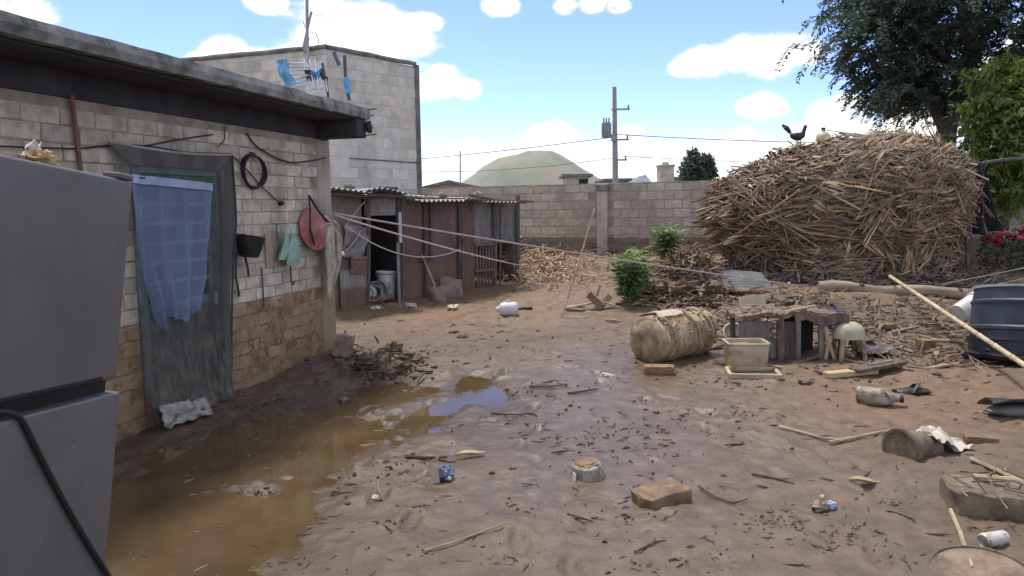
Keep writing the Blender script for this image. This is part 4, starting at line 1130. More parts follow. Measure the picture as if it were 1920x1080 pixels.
# shovel and board leaning on the maroon sheets
p = G(828, 566)
t = thing('shovel', 'muddy shovel leaning against the maroon sheets of the shack', 'shovel', p)
top = on_shack(791, 478, -.03) - p
mid = top * .33
MB().tube([mid, top], .017, 7).build('shaft', mat('worn_wood', (.34, .25, .17), (.25, .18, .12), (.42, .33, .24), scale=6, rough=.8, stretch=(1, 1, 3)), t)
MB().sheet(lambda u, v: mid.lerp(Vector((.0, -.02, -.02)), v) + Vector(((u - .5) * .24 * (1 - .25 * v * v), -.03 + .04 * (u - .5) ** 2 * 4, .0)), 8, 8, .006).build('blade', mat('muddy_steel', (.22, .17, .135), (.13, .10, .08), (.30, .24, .20), scale=8, rough=.6), t, smooth=True)
p = G(850, 560)
t = tag(MB().sheet(lambda u, v: Vector(((u - .5) * .36, .12 * v + .01 * math.sin(4 * u), .34 * v + .03 * math.sin(u * 5))), 8, 8, .012).build('tin_sheet', mat('muddy_steel', MUD), None, (p.x, p.y, H(p.x, p.y) - .02), (0, 0, .4)), 'bent muddy tin sheet propped beside the shovel', 'metal sheet')
# stacked old boards at the shack's right end
pb0 = G(962, 500)
for k in range(5):
    a, b_ = atY(941 + k * 2, 489 - k * 8, 13.6 + .05 * k), atY(980 - k * 1.5, 472 - k * 6.5, 13.9 + .05 * k)
    c = (a + b_) / 2; d = b_ - a
    q = d.to_track_quat('X', 'Z').to_euler()
    o = MB().cham((0, 0, 0), (d.length + .12, .16, .045), .005).build('board', brownS, None, (c.x, c.y, c.z), q)
    tag(o, ('lowest', 'second lowest', 'middle', 'second highest', 'topmost')[k] + ' old grey board of the slanting stack at the right end of the shack', 'board', 'boards stacked beside the shack')
t = thing('prop_block', 'rough timber block holding up the stack of old boards', 'block', (pb0.x, pb0.y + .15, H(pb0.x, pb0.y) - .03))
MB().cham((0, 0, .2), (.30, .22, .46), .02, rough=.02).build('timber', woodP, t)
MB().cham((.02, .0, .45), (.22, .26, .08), .015, rough=.02).build('packing_piece', brownS, t)
# ================================================================== far background
hillm = mat('hill_cover', (.235, .25, .195), (.29, .245, .20), (.175, .205, .16), scale=.045, rough=.95, bump=.6, bscale=.5, rand=0, detail=12)  # greyed and paled: haze is mixed into the hill's own colour
def hillpts():
    YH = 420.0; prof = [(820, 352), (862, 346), (885, 330), (905, 314), (935, 298), (960, 291), (990, 285), (1015, 283), (1035, 284), (1050, 290), (1075, 306), (1095, 318), (1120, 334), (1150, 344), (1190, 352)]
    v = []; f = []; n = len(prof); D = 14
    for j in range(D + 1):
        w_ = math.sin(math.pi * j / D) ** .8 if 0 < j < D else 0
        for i, (x, y) in enumerate(prof):
            p = atY(x, y, YH); z = -1 + (p.z + 1) * w_ * (1 + .05 * mnoise.noise(Vector((i * .7, j * .8, 0))))
            v.append((p.x + 6 * mnoise.noise(Vector((i, j, 5))), YH + (j - D / 2) / (D / 2) * 55, z))
    for j in range(D):
        for i in range(n - 1): f.append((j * n + i, j * n + i + 1, (j + 1) * n + i + 1, (j + 1) * n + i))
    return v, f
hv, hf = hillpts()
hb = MB().add(hv, hf)
h_ = hb.build('hill', hillm, smooth=True); struct(h_)
p = atY(1200, 332, 2500)
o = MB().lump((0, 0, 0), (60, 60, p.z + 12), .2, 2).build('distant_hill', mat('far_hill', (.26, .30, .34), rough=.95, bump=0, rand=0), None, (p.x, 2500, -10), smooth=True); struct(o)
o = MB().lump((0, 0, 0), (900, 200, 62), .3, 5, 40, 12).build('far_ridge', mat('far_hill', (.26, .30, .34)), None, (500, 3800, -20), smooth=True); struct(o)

# gabled house just behind the shack
def far_box(name, label, px0, px1, pyt, Y, depth, mt, z0=.3):
    a, b_ = atY(px0, pyt, Y), atY(px1, pyt, Y)
    t = thing(name, label, 'building', ((a.x + b_.x) / 2, Y, z0))
    w_ = b_.x - a.x; h = a.z - z0
    return t, w_, h
plaster = mat('far_plaster', (.42, .40, .36), rough=.9, rand=0, scale=2)
t, w_, h = far_box('gabled_house', 'low gabled house with grey roof beyond the shack', 780, 905, 352, 32, 5, plaster)
MB().box((0, 2.5, h / 2), (w_, 5, h)).build('wall', plaster, t)
ap = atY(838, 338, 32).z - .3
MB().add([(-w_ / 2 - .15, -.25, h - .05), (0, -.25, ap), (w_ / 2 + .15, -.25, h - .05), (-w_ / 2 - .15, 5.2, h - .05), (0, 5.2, ap), (w_ / 2 + .15, 5.2, h - .05), (-w_ / 2 - .15, -.25, h - .12), (w_ / 2 + .15, -.25, h - .12), (0, -.25, ap - .12)], [(0, 1, 4, 3), (1, 2, 5, 4), (0, 6, 8, 1), (1, 8, 7, 2), (3, 4, 5)]).build('roof', dark_cap, t)
MB().add([(-w_ / 2, 0, h), (w_ / 2, 0, h), (0, 0, ap - .12), (-w_ / 2, .1, h), (w_ / 2, .1, h), (0, .1, ap - .12)], [(0, 1, 2), (3, 5, 4), (0, 2, 5, 3), (1, 4, 5, 2)]).build('gable', plaster, t)
MB().tube([(.4, 1, ap - .1), (.42, 1, ap + 1.3)], .03, 5).build('roof_pipe', gi, t)
t, w_, h = far_box('flat_roofed_house', 'small pale flat-roofed house below the hill', 1062, 1103, 331, 60, 4, plaster)
MB().box((0, 2, h / 2), (w_, 4, h)).build('wall', plaster, t)
MB().box((0, 2, h + .08), (w_ + .7, 4.7, .2)).build('roof', dark_cap, t)
MB().box((w_ * .28, -.03, h - .45), (.7, .05, .5)).build('window', glass_m, t)
t, w_, h = far_box('tank_tower', 'cream rooftop water tank block standing behind the boundary wall', 1237, 1264, 312, 48, 1, plaster)
cream = mat('cream_block', (.50, .44, .36), scale=2, rough=.9, rand=0)
MB().box((0, .5, h / 2), (w_, 1, h)).build('wall', cream, t)
MB().box((0, .5, h + .05), (w_ + .12, 1.12, .1)).build('cap', plaster, t)
MB().lathe([(.2, 0), (.22, .02), (.22, .16), (.12, .22), (.01, .23)], 14, Matrix.Translation((0, .5, h + .1))).build('tank_lid', plaster, t)
for nm, x0, x1, y, Y, lab in (('flat_roofed_house', 1135, 1180, 339, 44, 'grey flat roof parapet just behind the boundary wall'), ('flat_roofed_house', 1262, 1300, 335, 52, 'low brown house beside the cream tank block')):
    t, w_, h = far_box(nm, lab, x0, x1, y, Y, 4, plaster)
    MB().box((0, 2, h / 2), (w_, 4, h)).build('wall', mat('far_brown', (.30, .26, .22), rough=.9), t)
    MB().box((0, 2, h + .06), (w_ + .3, 4.3, .14)).build('roof', dark_cap, t)

# utility pole with transformer
YP = 42.0
pb_, pt_ = atY(1155, 345, YP), atY(1152, 163, YP)
up_ = thing('utility_pole', 'grey concrete utility pole carrying a transformer beyond the wall', 'utility pole', (pb_.x, YP, .3))
lo_ = Vector((pb_.x, YP, .3))
pc = mat('pole_concrete', (.33, .32, .31), rough=.85, rand=0, scale=3)
MB().tube([(0, 0, -.2), pt_ - lo_], [.20, .11], 12).build('pole', pc, up_, smooth=True)
q = atY(1137, 243, YP - .3) - lo_
MB().lathe([(.05, -.42), (.24, -.42), (.27, -.36), (.27, .3), (.25, .36), (.05, .4)], 18, Matrix.Translation(q)).build('transformer', mat('transformer_grey', (.24, .26, .28), rough=.5), up_, smooth=True)
for dx in (-.14, 0, .14): MB().lathe([(.03, .36), (.05, .42), (.03, .48), (.05, .52), (.03, .58), (.02, .66)], 8, Matrix.Translation(q + Vector((dx, 0, 0)))).build('bushing', mat('brown_ceramic', (.16, .1, .08), rough=.3), up_)
for py, hw_ in ((205, .5), (262, .45), (300, .35)):
    c = atY(1155, py, YP - .18) - lo_
    MB().box(c + Vector((.25, 0, 0)), (hw_ * 2, .09, .09)).build('crossarm', gi, up_)
    MB().lathe([(.03, 0), (.06, .05), (.03, .1), (.05, .14), (.02, .2)], 8, Matrix.Translation(c + Vector((.25 + hw_ - .08, 0, .04)))).build('insulator', mat('brown_ceramic', (.16, .1, .08)), up_)
MB().box(atY(1151, 258, YP - .22) - lo_, (.3, .3, .35)).build('bracket', gi, up_)


def wire(label, pts, Y0, Y1, r=.018, sag=0.0, group=None, cat='power line', name='power_line', mt=None):
    a, b_ = atY(*pts[0], Y0), atY(*pts[1], Y1)
    c = []
    for i in range(25):
        u = i / 24; p = a.lerp(b_, u); p.z -= sag * 4 * u * (1 - u); c.append(p - a)
    return tag(MB().tube(c, r, 5).build(name, mt or blk, None, a), label, cat, group)
wire('black power line running from the utility pole toward the block building', ((1151, 257), (560, 312)), YP, 60, .022, .25)
wire('black power line running from the pole over the stalk heap', ((1156, 252), (2000, 255)), YP, 60, .022, .5)
wire('lower power line sagging from the pole to the right', ((1156, 292), (2000, 300)), YP, 55, .014, .4)
wire('lower power line sagging from the pole to the left', ((1154, 296), (700, 318)), YP, 55, .014, .4)

# ------------------------------------------------------------------ leaves
leafA = mat('dark_leaf', (.085, .13, .098), (.052, .085, .068), (.14, .185, .12), scale=1.2, rough=.55, bump=0, rand=.35, attr=True, trans=.36)
leafB = mat('bright_leaf', (.21, .285, .07), (.12, .195, .05), (.36, .42, .125), scale=1.5, rough=.5, bump=0, rand=.3, attr=True, trans=.5)
leafC = mat('weed_leaf', (.20, .31, .11), (.12, .215, .07), (.30, .42, .18), scale=6, rough=.5, bump=0, rand=.3, attr=True, trans=.3)
bark = mat('bark', (.12, .10, .085), (.07, .06, .05), (.19, .165, .14), scale=6, rough=.95, bump=.8, bscale=14, rand=0, stretch=(1, 1, .4))


def leafmesh(name, cen, d, nrm, ln, wd, parent, mt):
    """lens-shaped folded leaves: centre line d, normal nrm"""
    n = len(cen); d = d / np.linalg.norm(d, axis=1, keepdims=True)
    side = np.cross(d, nrm); side /= np.maximum(1e-6, np.linalg.norm(side, axis=1, keepdims=True)); up = np.cross(side, d)
    ln = ln[:, None]; wd = wd[:, None]
    v = np.stack([cen, cen + d * ln * .45 + side * wd + up * wd * .4, cen + d * ln - up * ln * .08, cen + d * ln * .45 - side * wd + up * wd * .4], 1).reshape(-1, 3)
    k = np.arange(n)[:, None] * 4
    f = np.concatenate([k + np.array([[0, 1, 2]]), k + np.array([[0, 2, 3]])], 1).reshape(-1, 3)
    me = bigmesh(name, v, f, {'rnd': np.repeat(nr.random(n), 4)}, smooth=False)
    return link(name, me, mt, parent)


def strands(starts, dirs, lens, droop, step, llen, lwid, wob=.25):
    """pinnate sprays: drooping lines set with leaf pairs"""
    C_, D_, N_ = [], [], []
    for s, d, ln_ in zip(starts, dirs, lens):
        m = int(ln_ / step); p = np.array(s, float); d = np.array(d, float)
        for k in range(m):
            d = d + np.array([0, 0, -droop * step]) + nr.normal(0, wob * step, 3); d /= np.linalg.norm(d)
            p = p + d * step
            sd = np.cross(d, [0, 0, 1]); sd = sd / max(1e-6, np.linalg.norm(sd))
            for sg in (-1, 1):
                C_.append(p); q = d * .5 + sd * sg + nr.normal(0, .25, 3); D_.append(q); N_.append(np.array([0, 0, 1.]) + nr.normal(0, .5, 3))
    C_, D_, N_ = np.array(C_), np.array(D_), np.array(N_)
    n = len(C_)
    return C_, D_, N_, llen * nr.uniform(.6, 1.3, n), lwid * nr.uniform(.6, 1.3, n)


# big drooping tree behind the stalk heap
YT = 17.0
tb_ = atY(1772, 255, YT); T0 = Vector((tb_.x, YT, .45))
tree = thing('shade_tree', 'large dark feathery shade tree drooping over the stalk heap', 'tree', T0)
TP = lambda x, y, dy=0.0: atY(x, y, YT + dy) - T0
MB().tube([Vector((-.25, 0, -.2)), TP(1768, 330), TP(1774, 250), TP(1786, 205), TP(1803, 150), TP(1822, 80)], [.30, .26, .21, .18, .16, .13], 10).build('trunk', bark, tree, smooth=True)
limbs = [((1774, 250), (1740, 180), (1700, 100), (1660, 30), 0), ((1803, 150), (1760, 90), (1710, 20), (1680, -60), -.8), ((1803, 150), (1850, 60), (1900, -20), (1960, -100), .5), ((1822, 80), (1800, 0), (1780, -90), (1770, -180), 0), ((1786, 205), (1850, 150), (1930, 110), (2020, 80), -.5), ((1740, 180), (1690, 150), (1640, 120), (1610, 90), -.5), ((1760, 90), (1690, 60), (1630, 10), (1590, -40), .6)]
lp_ = []
for a, b_, c, d, dy in limbs:
    pts = [TP(*a), TP(*b_, dy * .4), TP(*c, dy), TP(*d, dy * 1.4)]
    MB().tube(pts, [.13, .10, .07, .03], 7).build('limb', bark, tree, smooth=True)
    lp_ += [pts[1].lerp(pts[2], .5), pts[2], pts[2].lerp(pts[3], .5), pts[3]]
# crown volume: clumps along the limbs and round the dome
clumps = []
for p in lp_: clumps.append((p, .75))
cr = random.Random(4)
for k in range(125):
    x = cr.uniform(1620, 2080); y = cr.uniform(-190, 215)
    if y > 150 and x < 1660: continue
    if (x - 1855) ** 2 / 270 ** 2 + (y + 10) ** 2 / 260 ** 2 > 1: continue
    clumps.append((TP(x, y, cr.uniform(-2.0, 1.8)), cr.uniform(.45, .85)))
st, di, le = [], [], []
for c, r in clumps:
    for k in range(23):
        o_ = nr.normal(0, r * .5, 3); o_[2] *= .7
        st.append(np.array(c) + o_); d = o_ + nr.normal(0, .4, 3); d[2] = abs(d[2]) * .2; di.append(d / max(1e-3, np.linalg.norm(d))); le.append(nr.uniform(.35, .95))
# hanging fringe at the left and below
for k in range(210):
    x = cr.uniform(1605, 1780); t_ = (x - 1605) / 175
    y = cr.choice([cr.uniform(-40, 60 + 100 * min(1, t_ * 2)), cr.uniform(120, 205) if x > 1625 else 20])
    if x < 1635 and 30 < y: continue
    st.append(np.array(TP(x, y, cr.uniform(-.8, .8)))); di.append(np.array([cr.uniform(-.8, .1), cr.uniform(-.4, .4), .1])); le.append(cr.uniform(.4, .9))
for x, y in ((1570, 5), (1590, 55), (1600, 75), (1612, 110), (1575, 118), (1585, 160), (1606, 150), (1600, 185), (1625, 190), (1640, 200), (1660, 195)):
    for k in range(6): st.append(np.array(TP(x + 28 + cr.uniform(-6, 14), y + cr.uniform(-12, 8), cr.uniform(-.4, .4)))); di.append(np.array([-.6, cr.uniform(-.3, .3), .1])); le.append(cr.uniform(.3, .65))
crn = leafmesh('crown', *strands(st, di, le, 1.9, .045, .125, .026), tree, leafA)

# bright green shrub tree on the right
YB = 14.2
bb = atY(1890, 430, YB); B0 = Vector((bb.x, YB, .5))
bush = thing('leafy_bush', 'bright green leafy bush at the right edge beside the stalk heap', 'bush', B0)
BPt = lambda x, y, dy=0.0: atY(x, y, YB + dy) - B0
for pts in (((1885, 430), (1880, 330), (1870, 240), (1850, 170)), ((1886, 380), (1910, 290), (1920, 200), (1930, 130)), ((1884, 330), (1850, 280), (1820, 250), (1800, 230)), ((1888, 400), (1900, 350), (1895, 300), (1880, 270))):
    MB().tube([BPt(*p) for p in pts], [.07, .05, .035, .02], 7).build('trunk', bark, bush, smooth=True)
C_, D_, N_ = [], [], []
cl = [(1880, 150, .38), (1910, 180, .45), (1860, 200, .40), (1900, 240, .45), (1850, 250, .32), (1838, 235, .20), (1835, 280, .2), (1880, 290, .38), (1920, 300, .4), (1950, 220, .5), (1960, 300, .5), (1870, 345, .25), (1905, 350, .3), (1825, 190, .16), (1830, 300, .2), (1850, 305, .22), (1945, 150, .4), (1890, 375, .22), (1875, 120, .22), (1925, 135, .25)]
for x, y, r in cl:
    n = int(850 * (r / .4) ** 2)
    base = np.array(BPt(x, y))
    # sprays of leaves
    for k in range(n // 8):
        s = base + nr.normal(0, r * .55, 3) * [1, 1.2, .8]; d = nr.normal(0, 1, 3); d[2] = -abs(d[2]) * .6; d /= np.linalg.norm(d)
        for j in range(8):
            C_.append(s + d * .042 * j); q = nr.normal(0, .7, 3) + d * .6; q[2] -= .35; D_.append(q); N_.append(np.array([0, 0, 1.]) + nr.normal(0, .6, 3))
C_, D_, N_ = np.array(C_), np.array(D_), np.array(N_); n = len(C_)
leafmesh('crown', C_, D_, N_, .14 * nr.uniform(.6, 1.4, n), .030 * nr.uniform(.7, 1.3, n), bush, leafB)

# shed roof and dark wall under the trees
sa_, sb2 = atY(1828, 312, 16.2), atY(2150, 318, 14.5)
t = thing('garden_shed', 'dim grey shed with a tin roof under the trees', 'shed', (sa_.x, sa_.y, .4))
dd_ = sb2 - sa_; an = math.atan2(dd_.y, dd_.x); lo_ = Vector((sa_.x, sa_.y, .4))
hS = sa_.z - .4
MB().box((dd_.x / 2, dd_.y / 2, hS / 2 - .1), (dd_.length, .12, hS), rotz(an)).build('wall', mat('shed_wall', (.20, .20, .18), (.13, .13, .115), (.26, .26, .24), rough=.9), t)
MB().sheet(lambda u, v: Vector((dd_.x * u, dd_.y * u, hS + .12)) + Vector((.1 * v, -.35 + 2.2 * v, .12 * v + .014 * math.sin(u * 240))), 200, 3, .006).build('roof_sheet', mat('dull_tin', (.25, .27, .27), rough=.5, rand=0), t, smooth=True)

# red flowering shrub
p0 = Vector((atY(1880, 470, 13.2).x, 13.2, .45)); fl = thing('flower_shrub', 'low shrub with red flowers at the foot of the shed', 'shrub', p0)
FPn = lambda x, y, dy=0: atY(x, y, 13.2 + dy) - p0
C_, D_, N_, = [], [], []
for k in range(900):
    C_.append(np.array(FPn(rng.uniform(1835, 1960), rng.gauss(478, 26), rng.uniform(-.4, .4)))); D_.append(nr.normal(0, 1, 3)); N_.append(nr.normal(0, 1, 3))
n = len(C_); leafmesh('foliage', np.array(C_), np.array(D_), np.array(N_), .10 * nr.uniform(.5, 1.3, n), .022 * nr.uniform(.7, 1.2, n), fl, mat('dusty_leaf', (.075, .085, .05), (.05, .055, .035), (.13, .125, .08), scale=3, rough=.7, bump=0, rand=.3, attr=True))
redp = mat('red_petal', (.33, .03, .035), (.22, .02, .03), (.45, .10, .09), scale=8, rough=.6, bump=0, rand=.2, trans=.2)
for k in range(26):
    c = FPn(*rng.choice([(rng.uniform(1838, 1880), rng.uniform(436, 456)), (rng.uniform(1880, 1945), rng.uniform(424, 448))]), rng.uniform(-.5, -.1))
    MB().lump(c, (.055, .055, .04), .7, 3.5, 9, 6).build('flower', redp, fl)
for k in range(14): MB().tube([FPn(rng.uniform(1845, 1940), 520), FPn(rng.uniform(1840, 1945), 440)], .01, 5).build('stem', bark, fl)

# far trees over the wall
for k, (x, y, r, lab) in enumerate(((1298, 316, .75, 'dark conical tree rising beyond the cinder block wall'), (1325, 318, .6, 'rounder dark tree beside the conical one beyond the wall'))):
    Y = 38.0; c = atY(x, y, Y); t = thing('distant_tree', lab, 'tree', (c.x, Y, .4))
    MB().tube([(0, 0, -.1), (0, 0, c.z - .4)], [.12, .05], 7).build('trunk', bark, t)
    n = 1500; q = nr.normal(0, 1, (n, 3)); q /= np.linalg.norm(q, axis=1, keepdims=True); q *= nr.random((n, 1)) ** .5
    hh = 1.0 if k == 0 else .8
    C_ = q * [r * .8, r * .8, hh]; C_[:, 0:2] *= np.clip(1.1 - .5 * (C_[:, 2:3] / hh + .2), .25, 1.3); C_ += [0, 0, c.z - .4]
    leafmesh('crown', C_, nr.normal(0, 1, (n, 3)), nr.normal(0, 1, (n, 3)), .22 * nr.uniform(.6, 1.3, n), .06 * nr.uniform(.6, 1.3, n), t, leafA)

# ------------------------------------------------------------------ weeds in the yard
def weed(px, py, hpx, wpx, label, ns, nl):
    p = G(px, py); p.z = H(p.x, p.y); k = mpp(p); h = hpx * k; w_ = wpx * k / 2
    t = thing('weed_plant', label, 'plant', p)
    C_, D_, N_ = [], [], []
    for i in range(ns):
        a = rng.uniform(0, 6.28); r_ = w_ * rng.uniform(.15, .85); hh = h * rng.uniform(.55, 1.0)
        b0 = Vector((rng.uniform(-.06, .06), rng.uniform(-.06, .06), -.03)); b1 = Vector((r_ * math.cos(a) * .5, r_ * math.sin(a) * .5, hh * .55)); b2 = Vector((r_ * math.cos(a), r_ * math.sin(a), hh))
        MB().tube([b0, b1, b2], [.009, .007, .003], 5).build('stem', mat('green_stem', (.12, .16, .06), rough=.7), t)
        for j in range(nl):
            u = .25 + .75 * j / nl; q = b0.lerp(b1, u * 2) if u < .5 else b1.lerp(b2, u * 2 - 1)
            an = j * 2.4 + i
            C_.append(np.array(q)); D_.append(np.array([math.cos(an), math.sin(an), .45 - .9 * (1 - u) + rng.uniform(-.3, .2)])); N_.append(np.array([0, 0, 1.]) + nr.normal(0, .35, 3))
    n = len(C_); leafmesh('foliage', np.array(C_), np.array(D_), np.array(N_), (h * .25) * nr.uniform(.7, 1.35, n), (h * .034) * nr.uniform(.7, 1.3, n), t, leafC)
weed(1178, 566, 100, 90, 'bushy green weed growing between broken crates and dead stalks', 22, 26)
weed(1252, 498, 82, 62, 'slimmer green weed standing in front of the boundary wall', 13, 26)
# ================================================================== heap of maize stalks
stalkm = mat('dry_stalk', (.275, .19, .115), (.15, .10, .062), (.46, .345, .22), scale=5, rough=.8, bump=.25, bscale=30, rand=.5, attr=True, stretch=(1, 1, .3))
stalkg = mat('grey_stalk', (.20, .16, .12), (.12, .095, .072), (.31, .26, .20), scale=5, rough=.85, bump=.25, bscale=30, rand=.5, attr=True)
pc0 = Vector((atY(1558, 530, 13.3).x, 13.3, .42))
heap = thing('stalk_heap', 'huge heap of dry maize stalks stacked against the boundary wall', 'stalk heap', pc0)
WX, DY = 2.20, 1.7
prof = [(0, .93), (.12, .90), (.25, .91), (.4, .97), (.55, 1.02), (.68, 1.0), (.8, .9), (.9, .68), (.97, .36), (1, .0)]
def rad(t):
    for (a, ra), (b_, rb) in zip(prof, prof[1:]):
        if t <= b_: return ra + (rb - ra) * (t - a) / (b_ - a)
    return 0
ztop = lambda fx: atY(1558 + 240 * fx, np.interp(fx, [-1, -.7, -.35, 0, .3, .55, .8, 1], [318, 302, 278, 266, 258, 246, 250, 275]), 13.2).z - .42
def hp(a, t, k=1.0):
    r = rad(t) * k
    lobes_ = 1 + .05 * math.sin(3 * a + 1) + .05 * mnoise.noise(Vector((math.cos(a) * 2, math.sin(a) * 2, t * 3)))
    x = WX * r * math.cos(a) * lobes_; y = DY * r * math.sin(a) * lobes_
    if x < 0 and t < .45: x *= 1 - .16 * (1 - t / .45)      # undercut on the left
    z = t * ztop(max(-1, min(1, x / WX))) 
    return Vector((x, y, z))
cv = []; cf = []; NA, NT = 48, 18
for j in range(NT + 1):
    for i in range(NA): cv.append(hp(2 * math.pi * i / NA, j / NT * .985, .84) + Vector((0, 0, -.20)))
for j in range(NT):
    for i in range(NA): cf.append((j * NA + i, j * NA + (i + 1) % NA, (j + 1) * NA + (i + 1) % NA, (j + 1) * NA + i))
MB().add(cv, cf).build('core', mat('heap_core', (.06, .043, .028), (.03, .022, .015), (.10, .075, .05), scale=9, rough=.95, bump=1.0, bscale=25, rand=0), heap, smooth=True)  # core coloured near black to stand for shade in the gaps between stalks


def stalk_pose():
    """random place and direction of a stalk lying on the heap"""
    a = rng.uniform(math.pi * .92, math.pi * 2.08) if rng.random() < .86 else rng.uniform(0, 2 * math.pi)
    t = rng.random() ** .85 * .97
    p = hp(a, t, rng.choice([rng.uniform(.82, .95), rng.uniform(.93, 1.03)]))
    da = (hp(a + .02, t) - hp(a - .02, t)).normalized(); dt = (hp(a, min(.99, t + .02)) - hp(a, max(0, t - .02))).normalized()
    nrm = da.cross(dt).normalized()
    left = max(0, (-p.x / WX - .45) * 2.0)
    if rng.random() < left and t > .3:      # butts sticking out to the left, drooping
        d = Vector((-1, rng.uniform(-.55, .05), rng.uniform(-.45, .02))).normalized(); L_ = rng.uniform(.5, 1.1)
        p = p + d * -.25
    elif t < .30 and rng.random() < .6:
        d = dt * rng.uniform(.5, 1) + da * rng.uniform(-.8, .8); L_ = rng.uniform(.3, .8)
    else:
        th = rng.gauss(0, .42) + (.15 if p.x > 0 else -.15)
        if rng.random() < .18: th = rng.uniform(-1.6, 1.6)
        d = da * math.cos(th) + dt * math.sin(th); L_ = rng.uniform(.5, 1.6)
    d = (d + nrm * rng.uniform(-.12, .16)).normalized()
    return p, d, nrm, L_
_last = []
def bundle_pose():
    """stalks lie in loose armfuls: now and then follow the one before"""
    if _last and rng.random() < .62:
        p, d, nrm, L_ = _last[0]
        s_ = nrm.cross(d).normalized()
        q = (p + s_ * rng.uniform(-.16, .16) + d * rng.uniform(-.15, .15) + nrm * rng.uniform(-.05, .03), (d + s_ * rng.uniform(-.13, .13) + nrm * rng.uniform(-.06, .06)).normalized(), nrm, L_ * rng.uniform(.7, 1.15))
        return q
    _last[:] = [stalk_pose()]
    return _last[0]
# the stalks one can pick out: objects of their own
smesh = []
for k in range(6):
    bend = rng.uniform(-.06, .06); b2 = rng.uniform(-.05, .05)
    m_ = MB().tube([(0, 0, -.5), (bend * .6, b2, -.17), (bend, b2 * .4, .17), (0, 0, .5)], [.011, .0125, .0115, .008], 6)
    me = m_.mesh('stalk', smooth=False); me.materials.append(stalkm); smesh.append(me)
cnt = 0
while cnt < 290:
    p, d, nrm, L_ = stalk_pose()
    if nrm.y > .1: continue
    L_ = L_ * 1.15 + .2; p = p + nrm * .03
    link('stalk', smesh[rng.randrange(6)], None, heap, p, d.to_track_quat('Z', 'Y').to_euler(), (rng.uniform(.95, 1.7),) * 2 + (L_,)); cnt += 1
def stalk_stuff(name, parent, posefn, n, rlo, rhi, mt, husk=0, bent=.07):
    v, f, at_ = [], [], []
    m_ = MB()
    for k in range(n):
        p, d, nrm, L_ = posefn()
        q = d.orthogonal().normalized() * rng.uniform(-bent, bent) * L_
        r_ = rng.uniform(rlo, rhi)
        m_.tube([p - d * L_ / 2, p + q, p + d * L_ / 2 + nrm * rng.uniform(-.02, .05)], [r_, r_, r_ * .6], 4)
    for k in range(husk):          # dry leaf strips
        p, d, nrm, L_ = posefn(); L_ = min(L_, .8) * .6
        w_ = nrm.cross(d).normalized() * rng.uniform(.012, .03); d = (d + nrm * rng.uniform(0, .5)).normalized()
        a = p + nrm * .02; b_ = p + d * L_ * .5 + nrm * rng.uniform(.0, .07); c = p + d * L_ + nrm * rng.uniform(-.10, .04)
        m_.add([a - w_ * .5, a + w_ * .5, b_ + w_, c, b_ - w_], [(0, 1, 2, 4), (4, 2, 3)])
    return stuff(m_.build(name, mt, parent, recalc=False))
stalk_stuff('stalk_mass', heap, bundle_pose, 3000, .006, .016, stalkm, 3200, .13)
stalk_stuff('weathered_stalks', heap, bundle_pose, 2200, .006, .016, stalkg, 2200, .16)
# loose litter round the foot of the heap
def foot_pose():
    a = rng.uniform(math.pi * .95, math.pi * 2.05); k = rng.uniform(.9, 1.32)
    x, y = WX * .93 * k * math.cos(a), DY * .93 * k * math.sin(a)
    z = H(pc0.x + x, pc0.y + y) - .42 + rng.uniform(.0, .16) * max(0, 1.35 - k) * 3
    d = Vector((rng.uniform(-1, 1), rng.uniform(-1, 1), rng.uniform(-.35, .35))).normalized()
    return Vector((x, y, z)), d, Vector((0, 0, 1)), rng.uniform(.15, .6)
stalk_stuff('fallen_stalks', heap, foot_pose, 1000, .007, .015, stalkg, 300)

# dead stalk tangle by the weeds
pt0 = G(1275, 545)
tangle = thing('dead_stalk_tangle', 'low brown tangle of dead muddy stalks beside the bushy weed', 'debris', (pt0.x, pt0.y, H(pt0.x, pt0.y)))
def tang():
    px, py = rng.gauss(1285, 44), rng.gauss(532, 22)
    p = G(min(max(px, 1190), 1375), min(max(py, 490), 572)); e = math.exp(-((px - 1295) / 55) ** 2 - ((py - 528) / 26) ** 2)
    p.z = H(p.x, p.y) + rng.uniform(0, .48) * e
    d = Vector((rng.uniform(-1, 1), rng.uniform(-1, 1), rng.uniform(-.9, .9) * e)).normalized()
    return p - Vector(tangle.location), d, Vector((0, 0, 1)), rng.uniform(.15, .6)
muds = mat('muddy_stalk', (.20, .145, .10), (.12, .085, .058), (.31, .235, .165), scale=6, rough=.85, bump=.4, rand=.35, attr=True)
stalk_stuff('stalk_tangle', tangle, tang, 1000, .008, .02, muds, 250)
for k in range(9):
    p = G(rng.uniform(1225, 1340), rng.uniform(515, 565)); MB().lump((p.x - pt0.x, p.y - pt0.y, .05), (.16, .14, .12), .5, 2.5).build('mud_lump', mat('mud_cake', MUD), tangle, smooth=True)
for k in range(16):
    p, d, nn, L_ = tang(); MB().tube([p - d * L_, p + Vector((0, 0, rng.uniform(0, .05))), p + d * L_], .015, 6).build('stalk', muds, tangle)

# mixed litter between heap and table (nobody could count it)
def lit():
    px, py = rng.uniform(1290, 1880), rng.uniform(515, 640)
    if px > 1600: py = rng.uniform(560, 690)
    p = G(px, py); p.z = H(p.x, p.y) + .012
    d = Vector((rng.uniform(-1, 1), rng.uniform(-1, 1), rng.uniform(-.15, .2))).normalized()
    return p, d, Vector((0, 0, 1)), rng.uniform(.08, .35)
o = stalk_stuff('straw_litter', None, lit, 800, .005, .013, muds, 160); o['label'] = 'broken straw and husks strewn over the mud before the stalk heap'

